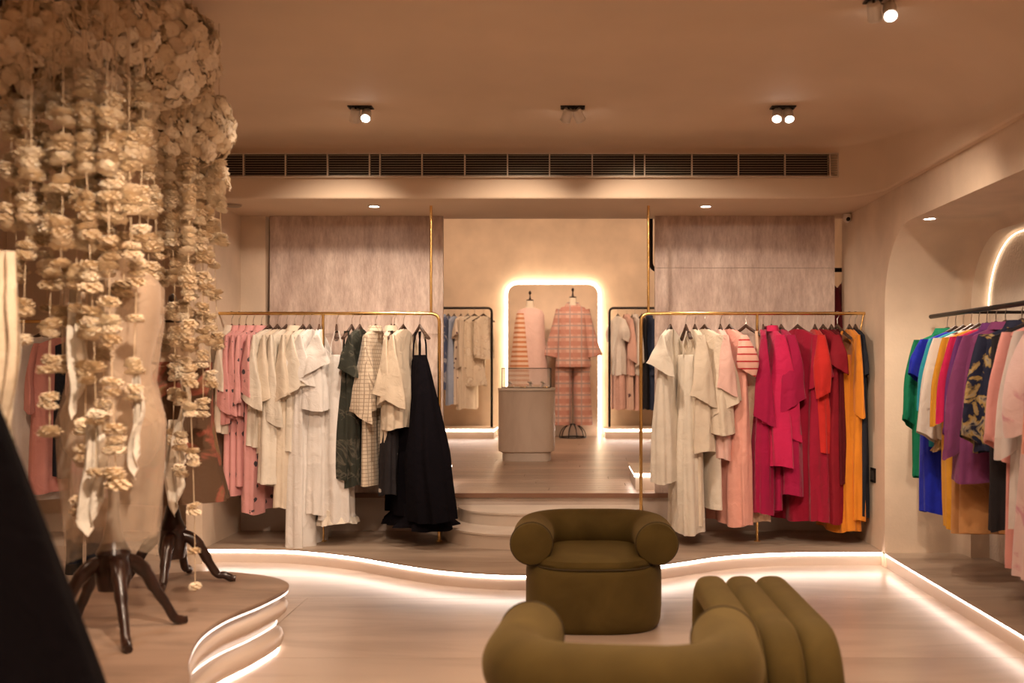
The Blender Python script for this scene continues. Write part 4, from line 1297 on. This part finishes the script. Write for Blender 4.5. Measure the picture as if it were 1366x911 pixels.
def tripod_form(label, loc, zsh, hub, rots, rz=0.0, sc=0.9):
    t = thing('dress_form', label, 'dress form', loc, rz, 'dress forms on the round plinth')
    form_parts(t, zsh, sc, M_TAN)
    MB().lathe([(0.020, hub + 0.18), (0.016, zsh - 0.58), (0.016, zsh - 0.40)], (0, 0, 0), 12).build('pole', M_WALNUT, t)
    MB().lathe([(0.012, hub - 0.09), (0.050, hub - 0.085), (0.058, hub - 0.05), (0.060, hub + 0.0), (0.052, hub + 0.03), (0.058, hub + 0.045), (0.050, hub + 0.06), (0.036, hub + 0.09), (0.024, hub + 0.15), (0.019, hub + 0.22)], (0, 0, 0), 18).build('hub', M_WALNUT, t)
    for a in rots:
        p = []
        rr = []
        for (d, z, r) in ((0.035, hub + 0.015, 0.026), (0.075, hub + 0.0, 0.026), (0.115, hub - 0.045, 0.022), (0.15, hub - 0.11, 0.018), (0.185, hub - 0.165, 0.016), (0.215, 0.030, 0.017), (0.242, 0.016, 0.018), (0.262, 0.013, 0.013)):
            p.append((d * math.cos(R(a)), d * math.sin(R(a)), max(z, 0.013) if d < 0.2 else z))
            rr.append(r if z > 0.02 else min(r, z))
        p = spline(p, 4)
        rr = [rr[0] + 0 * i for i in range(1)] + [rr[min(len(rr) - 1, int(i / 4))] for i in range(1, len(p))]
        rr = [min(r_, max(0.006, q[2])) for r_, q in zip(rr, p)]
        MB().tube(p, rr, 10).build('leg', M_WALNUT, t)
    return t

ZPL = 0.27     # top of the round plinth
f1 = (-1.615, 3.50)
f2 = (-1.745, 4.34)
f3 = (-1.83, 2.92)
tripod_form('dress form in a sheer cream gown on dark tripod legs', (f1[0], f1[1], ZPL), 1.30, 0.25, (-55, 45, 150, 215))
tripod_form('shorter dress form with curved dark legs near the wall', (f2[0], f2[1], ZPL), 1.05, 0.20, (15, -80, 195, 95), sc=0.70)
tripod_form('dress form in a pale sheer gown beside the black dress', (f3[0], f3[1], ZPL), 1.24, 0.22, (-60, 60, 180))

F_SH1 = fabric('sheer_cream', (0.62, 0.45, 0.32), alpha=0.34)
F_SH2 = fabric('sheer_blush', (0.74, 0.52, 0.44), alpha=0.60)
F_SH3 = fabric('sheer_pale', (0.50, 0.41, 0.29), alpha=0.5)
F_VEIL = fabric('veil', (0.66, 0.52, 0.38), alpha=0.22)

def gown(name, label, c, zsh, prof, mt, folds, amp, seed, extra=()):
    t = thing(name, label, 'gown', (c[0], c[1], ZPL))
    g = random.Random(seed)
    ph = [g.uniform(0, 6.28) for _ in range(4)]
    rings = []
    n = 72
    for i, (z, rx, ry) in enumerate(prof):
        u = i / (len(prof) - 1)
        rings.append([(rx * math.cos(th) * (1 + amp * u * math.sin(folds * th + ph[0]) + 0.5 * amp * u * math.sin((folds * 2 + 1) * th + ph[1])), ry * math.sin(th) * (1 + amp * u * math.sin(folds * th + ph[0])), zsh + z) for th in [2 * PI * k / n for k in range(n)]])
    MB().loft(rings, True, False, False).build('body', mt, t, ang=80)
    for nm, pr, m2, f2_, a2 in extra:
        rr = []
        for i, (z, rx, ry) in enumerate(pr):
            u = i / (len(pr) - 1)
            rr.append([(rx * math.cos(th) * (1 + a2 * u * math.sin(f2_ * th + ph[2])), ry * math.sin(th) * (1 + a2 * u * math.sin(f2_ * th + ph[2])), zsh + z + 0.03 * u * math.sin(2 * th + ph[3])) for th in [2 * PI * k / n for k in range(n)]])
        MB().loft(rr, True, False, False).build(nm, m2, t, ang=80)
    return t

gown('sheer_gown', 'sheer cream gown with long panels over dark tripod legs', f1, 1.30,
     [(-0.01, 0.07, 0.06), (-0.035, 0.14, 0.078), (-0.08, 0.175, 0.098), (-0.2, 0.172, 0.128), (-0.4, 0.145, 0.115), (-0.55, 0.178, 0.135), (-0.75, 0.165, 0.14), (-0.88, 0.145, 0.135), (-0.95, 0.14, 0.13)], F_SH1, 9, 0.10, 3,
     [('overskirt', [(-0.42, 0.152, 0.12), (-0.6, 0.18, 0.15), (-0.85, 0.165, 0.155), (-1.0, 0.15, 0.15)], F_VEIL, 6, 0.08)])
gown('brown_wrap', 'dark brown flowered wrap flaring over the shorter dress form', f2, 1.05,
     [(-0.08, 0.172, 0.10), (-0.2, 0.170, 0.13), (-0.32, 0.175, 0.135), (-0.42, 0.190, 0.145), (-0.55, 0.215, 0.165), (-0.68, 0.245, 0.19)], F['brown_print'], 6, 0.06, 5,
     [('cream_underlayer', [(-0.01, 0.07, 0.06), (-0.04, 0.14, 0.075), (-0.09, 0.168, 0.095), (-0.2, 0.162, 0.122), (-0.38, 0.14, 0.11)], F_SH3, 7, 0.05)])
gown('pale_gown', 'long pale sheer gown with flower sprigs beside the black dress', f3, 1.24,
     [(-0.01, 0.07, 0.06), (-0.035, 0.14, 0.078), (-0.08, 0.175, 0.1), (-0.2, 0.172, 0.128), (-0.4, 0.155, 0.12), (-0.6, 0.19, 0.16), (-0.8, 0.20, 0.18), (-1.0, 0.20, 0.19), (-1.12, 0.21, 0.19)], F_SH3, 8, 0.09, 8)

# loose cloth ribbons that hang among the garlands
def ribbon(px, y0, y1, Y, w, sw, seed, label):
    g = random.Random(seed)
    p = FPX / Y
    X = (px - VPX) / p
    z0, z1 = CAM_Z - (y0 - VPY) / p, CAM_Z - (y1 - VPY) / p
    t = thing('cloth_ribbon', label, 'ribbon', (X, Y, z1), 0, 'cloth ribbons among the garlands')
    a, b = g.uniform(0, 6.28), g.uniform(0, 6.28)
    rings = []
    for i in range(25):
        u = i / 24
        z = z0 + (z1 - z0) * u
        cx = sw * math.sin(2.2 * u * PI + a) * u
        ww = w * (0.5 + 0.5 * math.sin(min(1, u * 1.4) * PI / 2)) * (1 if u < 0.9 else 1 - (u - 0.9) * 7)
        row = [(cx + ww * (q / 4 - 1), 0.012 * math.sin(q * 1.6 + 5 * u + b) - 0.0015, z - z1 + 0.012 * q * u) for q in range(9)]
        rings.append(row + [(x, yy + 0.003, zz) for x, yy, zz in row[::-1]])
    MB().loft(rings, True, True, True).build('strip', F['sand'] if Y < 3 else F['ivory'], t, ang=80)
for i, (px, y0, y1, Y, w, sw) in enumerate(((183, 500, 640, 3.25, 0.020, 0.02), (232, 560, 690, 4.05, 0.035, 0.015), (245, 500, 620, 3.9, 0.022, 0.03), (125, 560, 715, 3.2, 0.045, 0.01), (205, 380, 500, 3.9, 0.018, 0.02), (100, 380, 560, 3.25, 0.030, 0.02), (8, 335, 640, 2.62, 0.035, 0.02))):
    ribbon(px, y0, y1, Y, w, sw, i + 20, 'thin cream cloth ribbon trailing among the flower garlands')

# far mannequins on wire cage stands
def cage_form(label, x, y, zsh):
    t = thing('dress_form', label, 'dress form', (x, y, ZU))
    form_parts(t, zsh)
    MB().tube([(0, 0, 0.16), (0, 0, zsh - 0.76)], 0.008, 10).build('pole', M_STEEL, t)
    for a in range(0, 180, 36):
        c, s = math.cos(R(a)), math.sin(R(a))
        MB().tube([(c * 0.165 * math.cos(R(b)), s * 0.165 * math.cos(R(b)), 0.008 + 0.165 * math.sin(R(b))) for b in range(0, 181, 12)], 0.006, 6).build('cage_wire', M_BLACKM, t)
    MB().tube([(0.165 * math.cos(2 * PI * k / 28), 0.165 * math.sin(2 * PI * k / 28), 0.008) for k in range(28)], 0.008, 6, closed=True).build('base_ring', M_BLACKM, t)
    return t
YM = 12.42
pM = FPX / YM
xm1, xm2 = (707 - VPX) / pM, (764 - VPX) / pM
zs1 = CAM_Z + (VPY - 411) / pM - ZU
zs2 = CAM_Z + (VPY - 407) / pM - ZU
cage_form('far dress form wearing a pink shift dress', xm1, YM, zs1)
cage_form('far dress form wearing plaid pyjamas on a wire cage', xm2, YM, zs2)
PLAID = fabric('plaid', (0.60, 0.37, 0.30), 'plaid', (0.48, 0.23, 0.18), 7.0, col3=(0.36, 0.27, 0.26))
PINKS = fabric('shift_pink', (0.70, 0.48, 0.43))
ORCHK = fabric('orange_gingham', (0.70, 0.50, 0.38), 'stripes', (0.52, 0.20, 0.09), 17.0, 0.45)
t = thing('shift_dress', 'sleeveless pale pink shift dress on far dress form', 'dress', (xm1, YM, ZU))
def wear(t, nm, prof, mt, zsh, fold=5, amp=0.04, ps=2.4, off=(0, 0), ang=None):
    n = 48
    rings = []
    for i, (z, rx, ry) in enumerate(prof):
        u = i / (len(prof) - 1)
        ring = []
        for k in range(n):
            th = 2 * PI * k / n
            x, y_ = sq(th, rx, ry, ps)
            f = 1 + amp * u * math.sin(fold * th + 1)
            ring.append((off[0] + x * f, off[1] + y_ * f, zsh + z))
        rings.append(ring)
    last = rings[-1]
    rings.append([(off[0] + (x - off[0]) * 0.95, off[1] + (y_ - off[1]) * 0.9, z + 0.02) for x, y_, z in last])
    return MB().loft(rings, True, False, False).build(nm, mt, t, ang=80)
wear(t, 'body', [(0.0, 0.075, 0.06), (-0.03, 0.15, 0.075), (-0.09, 0.178, 0.095), (-0.2, 0.176, 0.13), (-0.4, 0.185, 0.14), (-0.7, 0.205, 0.16), (-1.15, 0.225, 0.17)], PINKS, zs1)
wear(t, 'gingham_drape', [(-0.07, 0.05, 0.10), (-0.2, 0.075, 0.14), (-0.45, 0.10, 0.16), (-0.75, 0.14, 0.175), (-1.2, 0.17, 0.185)], ORCHK, zs1, off=(-0.115, -0.02), fold=7, amp=0.06)
t = thing('pyjama_shirt', 'pink plaid pyjama shirt with bell sleeves on dress form', 'shirt', (xm2, YM, ZU))
wear(t, 'body', [(-0.005, 0.07, 0.06), (-0.03, 0.15, 0.08), (-0.08, 0.182, 0.10), (-0.2, 0.186, 0.135), (-0.45, 0.195, 0.15), (-0.77, 0.225, 0.17)], PLAID, zs2)
for s in (-1, 1):
    rings = []
    for i in range(11):
        u = i / 10
        c = Vector((s * (0.145 + 0.115 * u), -0.02, zs2 - 0.06 - 0.55 * u))
        a = 0.065 + 0.035 * u ** 2
        rings.append([c + Vector((a * math.cos(2 * PI * k / 18), 0.06 * math.sin(2 * PI * k / 18), s * 0.2 * a * math.cos(2 * PI * k / 18))) for k in range(18)])
    MB().loft(rings, True, True, True).build('sleeve', PLAID, t, ang=80)
    MB().loft([[p + Vector((0, 0, dz)) * 1.0 for p in [c + (q - c) * f for q in rings[-1]]] for f, dz in ((1.08, 0.0), (1.12, -0.03), (1.02, -0.035))], True, False, True).build('cuff', PLAID, t)
cm = MB()
cm.loft([[(r * math.cos(a), r * 0.8 * math.sin(a), zs2 + z) for a in [R(-60 + 300 * i / 18) for i in range(19)]] for r, z in ((0.062, 0.0), (0.060, 0.03), (0.075, 0.032), (0.115, -0.03))], close=False)
cm.build('collar', PLAID, t, ang=80)
t = thing('pyjama_trousers', 'pink plaid wide pyjama trousers above the wire cage', 'trousers', (xm2, YM, ZU))
for s in (-1, 1):
    rings = []
    for i in range(12):
        u = i / 11
        z = zs2 - 0.55 - (zs2 - 0.55 - 0.16) * u
        a = 0.122 - 0.022 * math.sin(min(1, u * 1.6) * PI / 2) + 0.012 * u
        rings.append([(s * (0.092 + 0.045 * u) + a * math.cos(2 * PI * k / 22) * (1 + 0.05 * math.sin(5 * 2 * PI * k / 22)), (0.135 - 0.04 * min(1, 2 * u)) * math.sin(2 * PI * k / 22), z) for k in range(22)])
    last = rings[-1]
    rings.append([(x * 0.97, y_ * 0.9, z + 0.03) for x, y_, z in last])
    MB().loft(rings, True, True, False).build('trouser_leg', PLAID, t, ang=80)

# ------------------------------------------------------------------ black flared dress close to the camera
bx, by = -1.33, 1.92
t = thing('dress_form', 'dress form under the black flared dress near the camera', 'dress form', (bx, by, 0.0))
form_parts(t, 1.52)
MB().tube([(0, 0, 0.0), (0, 0, 0.78)], 0.015, 10).build('pole', M_BLACKM, t)
MB().lathe([(0.16, 0.0), (0.16, 0.012), (0.03, 0.02)], seg=24).build('base', M_BLACKM, t)
t = thing('flared_dress', 'black flared dress, out of focus, beside the round plinth', 'dress', (bx, by, 0.0))
def cone(prof, folds, amp):
    rings = []
    for i, (r, z) in enumerate(prof):
        u = i / (len(prof) - 1)
        rings.append([(r * math.cos(th) * (1 + amp * u * math.sin(folds * th)), r * math.sin(th) * (1 + amp * u * math.sin(folds * th)), z) for th in [2 * PI * k / 64 for k in range(64)]])
    return MB().loft(rings, True, False, False)
cone([(0.165, 1.22), (0.215, 1.08), (0.29, 0.85), (0.375, 0.58), (0.45, 0.32), (0.46, 0.26)], 11, 0.05).build('skirt', F['black'], t, ang=80)
MB().loft([[(x, y_, z) for x, y_, z in r] for r in ell([(1.20, 0.15, 0.125), (1.28, 0.158, 0.126), (1.38, 0.168, 0.125), (1.46, 0.168, 0.10), (1.50, 0.14, 0.075), (1.53, 0.075, 0.06)])], True, False, False).build('bodice', F['black'], t)

# navy shoes on the floor of the bay
for i, x in enumerate((-2.98, -2.86)):
    t = thing('boot', 'dark navy ankle boot on the floor below the bay clothes', 'boot', (x, 5.95, 0.0), R(20), 'navy boots in the bay')
    MB().loft(ell([(0.0, 0.045, 0.12), (0.02, 0.045, 0.12), (0.06, 0.042, 0.11)]), True, True, True).build('sole', M_DARK, t)
    u = ell([(0.03, 0.043, 0.115), (0.07, 0.042, 0.10), (0.11, 0.042, 0.075), (0.2, 0.045, 0.06), (0.25, 0.047, 0.062)])
    MB().loft([[(x_, y_ + 0.03 * j / 4, z) for x_, y_, z in r] for j, r in enumerate(u)], True, True, True).build('upper', F['navyblack'], t)

# ------------------------------------------------------------------ round plinth with lit scalloped side
out = spline([(-1.227, 4.29), (-1.30, 4.45), (-1.45, 4.56), (-1.685, 4.63), (-1.92, 4.55), (-2.10, 4.32), (-2.22, 3.9), (-2.28, 3.3), (-2.20, 2.75), (-1.9, 2.48), (-1.5, 2.42), (-1.17, 2.55), (-1.10, 2.80), (-1.15, 2.99), (-1.24, 3.22), (-1.315, 3.52), (-1.315, 3.78), (-1.255, 4.03)], 7, closed=True)
a2 = sum(out[i][0] * out[(i + 1) % len(out)][1] - out[(i + 1) % len(out)][0] * out[i][1] for i in range(len(out)))
if a2 < 0:
    out = out[::-1]
NO = normals2d(out, True)
t = thing('round_plinth', 'low round plinth with lit scalloped pearl sides under dress forms', 'plinth', (-1.7, 3.5, 0.0))
def offs(d, z):
    return [(x + nx * d, y + ny * d, z) for (x, y), (nx, ny) in zip(out, NO)]
MB().loft([offs(-0.05, ZPL - 0.022), offs(-0.002, ZPL - 0.018), offs(0.0, ZPL - 0.01), offs(0.0, ZPL - 0.003), offs(-0.004, ZPL)], True, True, True).build('top', M_PLINTHTOP, t, world=True, ang=60)
mb = MB()
mb.loft([offs(-0.04, ZPL - 0.02), offs(-0.040, 0.235), offs(-0.032, 0.222), offs(-0.012, 0.210), offs(-0.004, 0.19), offs(-0.010, 0.165), offs(-0.03, 0.145), offs(-0.045, 0.135), offs(-0.055, 0.12)], True, False, False)
mb.build('upper_side_band', M_SATIN, t, world=True, ang=70)
mb = MB()
mb.loft([offs(-0.058, 0.125), offs(-0.058, 0.10), offs(-0.05, 0.09), offs(-0.028, 0.075), offs(-0.02, 0.05), offs(-0.03, 0.02), offs(-0.05, 0.004), offs(-0.06, 0.0)], True, False, False)
mb.build('lower_side_band', M_SATIN, t, world=True, ang=70)
for z, d in ((0.2455, -0.006), (0.112, -0.052)):
    mb = MB()
    mb.tube([(x, y, zz) for x, y, zz in offs(d, z)], 0.003, 6, closed=True)
    mb.build('led_strip', M_LEDP, t, world=True)
# the strip at the foot that washes the floor
mb = MB()
mb.tube([(x, y, zz) for x, y, zz in offs(-0.045, 0.006)], 0.004, 6, closed=True)
mb.build('led_strip', M_LED, t, world=True)

# ------------------------------------------------------------------ flower cloud and garlands
M_FLOW = mat_base('dried_flower', (0.72, 0.50, 0.28), 0.85, 0.0, 0.2)
inf = M_FLOW.node_tree.nodes.new('ShaderNodeObjectInfo')
c1 = ramp(M_FLOW, inf.outputs['Random'], [(0.0, (0.68, 0.53, 0.35)), (0.5, (0.80, 0.66, 0.48)), (1.0, (0.88, 0.77, 0.61))])
setcol(M_FLOW, c1)
M_FLOW.node_tree.nodes['Principled BSDF'].inputs['Subsurface Weight'].default_value = 0.0
M_CORE = mat_base('dry_moss_core', (0.22, 0.13, 0.065), 0.95)
M_THREAD = mat_base('thread', (0.60, 0.46, 0.30), 0.8)

def flower_mesh(seed, flat):
    g = random.Random(seed)
    n = 20
    ph = g.uniform(0, 6.28)
    rings = []
    prof = [(0.06, 0.46), (0.30, 0.36), (0.50, 0.56), (0.80, 0.50), (0.46, 0.28), (0.98, 0.26), (0.52, 0.06), (1.06, 0.0), (0.55, -0.12), (0.96, -0.22), (0.60, -0.34), (0.15, -0.40)]
    for j, (r, z) in enumerate(prof):
        row = []
        for k in range(n):
            th = 2 * PI * k / n
            f = 1 + 0.12 * math.sin(6 * th + ph + j * 1.9) + g.uniform(-0.09, 0.09)
            row.append((r * f * math.cos(th), r * f * math.sin(th), z * flat + 0.11 * math.sin(7 * th + ph * 2 + j * 2.1) * r + g.uniform(-0.05, 0.05) * r))
        rings.append(row)
    mb = MB().loft(rings, True, True, True)
    return mb.mesh('flower', M_FLOW, True, 60)
FM = [flower_mesh(i, f) for i, f in enumerate((0.9, 1.0, 0.8, 1.1, 0.9))]
FSM = [flower_mesh(40 + i, 1.1) for i in range(2)]
g = random.Random(5)

def p2w(px, py, Y):
    p = FPX / Y
    return ((px - VPX) / p, Y, CAM_Z - (py - VPY) / p)

BALLS = [(218, 70, 72, 3.75), (262, 168, 50, 4.05), (150, 45, 66, 3.55), (75, 65, 72, 3.4), (5, 85, 72, 3.3), (205, 168, 58, 4.0), (118, 118, 48, 3.45), (40, 10, 60, 3.6), (270, 240, 32, 4.2)]
for (px, py, rp, Y) in BALLS:
    c = p2w(px, py, Y)
    r = rp / (FPX / Y)
    c = (c[0], c[1], min(c[2], ZC - r * 0.80))
    t = thing('flower_ball', 'dense round ball of ruffled cream flowers hung from the ceiling', 'flower ball', c, 0, 'flower balls of the hanging cloud')
    core = MB().lathe([(0.02, -r * 0.84), (r * 0.5, -r * 0.72), (r * 0.76, -r * 0.4), (r * 0.84, 0), (r * 0.76, r * 0.4), (r * 0.5, r * 0.72), (0.02, r * 0.84)], seg=18)
    core.build('moss_core', M_CORE, t)
    MB().tube([(0, 0, r * 0.8), (0, 0, max(r * 0.82, ZC - c[2]))], 0.004, 5).build('hanging_wire', M_STEEL, t)
    cnt = int(135 * (r / 0.19) ** 2)
    for i in range(min(cnt, 240)):
        zz = 1 - 2 * (i + 0.5) / cnt
        if zz < -1:
            break
        ph = i * 2.39996
        rr = math.sqrt(max(0, 1 - zz * zz))
        n_ = Vector((rr * math.cos(ph), rr * math.sin(ph), zz))
        pos = n_ * r * g.uniform(0.84, 0.97)
        if c[2] + pos.z > ZC - 0.03:
            continue
        q = n_.to_track_quat('Z', 'Y').to_euler()
        link('flower', g.choice(FM), t, pos, (q.x + g.uniform(-0.7, 0.7), q.y + g.uniform(-0.6, 0.6), q.z + g.uniform(-0.5, 0.5)), g.uniform(0.028, 0.038))

# garlands: pixel column, top and bottom rows, depth and how densely flowers sit
GARL = [
 (10, 120, 310, 3.2, 1.0), (30, 130, 462, 3.15, 0.8), (48, 110, 330, 3.3, 1.0), (69, 120, 585, 3.2, 0.8), (66, 690, 768, 2.9, 0.0), (88, 110, 500, 3.35, 0.9), (100, 130, 420, 3.2, 1.0),
 (112, 120, 690, 3.25, 0.75), (122, 100, 640, 3.15, 0.8), (136, 110, 560, 3.3, 0.85), (152, 120, 655, 3.15, 0.7), (166, 120, 400, 3.4, 1.0), (184, 110, 540, 3.25, 0.8), (200, 140, 390, 3.6, 1.0),
 (214, 200, 420, 3.9, 1.0), (228, 200, 600, 3.95, 0.9), (243, 210, 640, 3.8, 0.9), (256, 210, 790, 3.75, 0.7), (268, 230, 560, 4.0, 0.95), (280, 230, 520, 4.1, 0.9), (292, 190, 330, 4.1, 0.8), (236, 240, 540, 4.2, 1.0),
 (262, 250, 500, 4.3, 1.0), (20, 150, 380, 3.4, 0.9), (58, 150, 420, 3.5, 0.9), (78, 150, 360, 3.1, 1.0), (142, 150, 330, 3.1, 1.0), (176, 170, 350, 3.2, 1.0), (222, 230, 470, 4.3, 1.0), (250, 240, 460, 4.1, 1.0), (274, 240, 430, 4.25, 1.0), (206, 250, 350, 3.7, 1.0), (130, 140, 470, 3.45, 0.9), (160, 180, 300, 3.2, 1.0), (38, 200, 300, 3.1, 1.0), (288, 250, 470, 4.25, 0.8)]
for (px, y0, y1, Y, dens) in GARL:
    if dens == 0.0:
        continue
    p = FPX / Y
    X = (px - VPX) / p
    z1 = CAM_Z - (y1 - VPY) / p
    z0 = min(ZC, CAM_Z - (y0 - VPY) / p)
    lg = (y1 - y0) * Y / FPX
    lab = 'long thread of cream flowers with wide gaps' if lg > 1.05 else 'mid length thread of ruffled cream flowers' if lg > 0.7 else 'short dense thread of ruffled cream flowers'
    if Y > 3.7:
        lab = lab.replace('ruffled ', '').replace('thread of', 'thread of small') + ' hanging beside the brass rack'
    else:
        lab += ' hanging over the sheer gown'
    t = thing('flower_garland', lab, 'garland', (X, Y, z1), 0, 'flower garlands of the hanging cloud')
    a, b_ = g.uniform(0, 6.28), g.uniform(0.006, 0.014)
    pos = lambda z: (b_ * math.sin(3.1 * z + a), b_ * math.cos(2.3 * z + a), z)
    hgt = z0 - z1
    MB().tube([pos(hgt * i / 20) for i in range(20)] + [(pos(hgt)[0], pos(hgt)[1], ZC - z1)], 0.0016, 4).build('thread', M_THREAD, t)
    z = 0.02
    big = 1.0 if Y < 3.7 else 0.82
    while z < hgt:
        up = z / hgt
        k = g.choice((1, 2, 2, 3, 3)) if up < 0.55 else g.choice((3, 4, 5))
        for _ in range(k):
            s = g.uniform(0.027, 0.036) * big
            q = pos(z)
            link('flower', g.choice(FM), t, (q[0] + g.uniform(-0.006, 0.006), q[1], z), (g.uniform(-0.25, 0.25), g.uniform(-0.25, 0.25), g.uniform(0, 6.28)), (s, s, s * g.uniform(0.85, 1.15)))
            z += s * g.uniform(0.85, 1.1)
            if z > hgt:
                break
        z += g.uniform(0.02, 0.09) * (1.25 - up) / dens
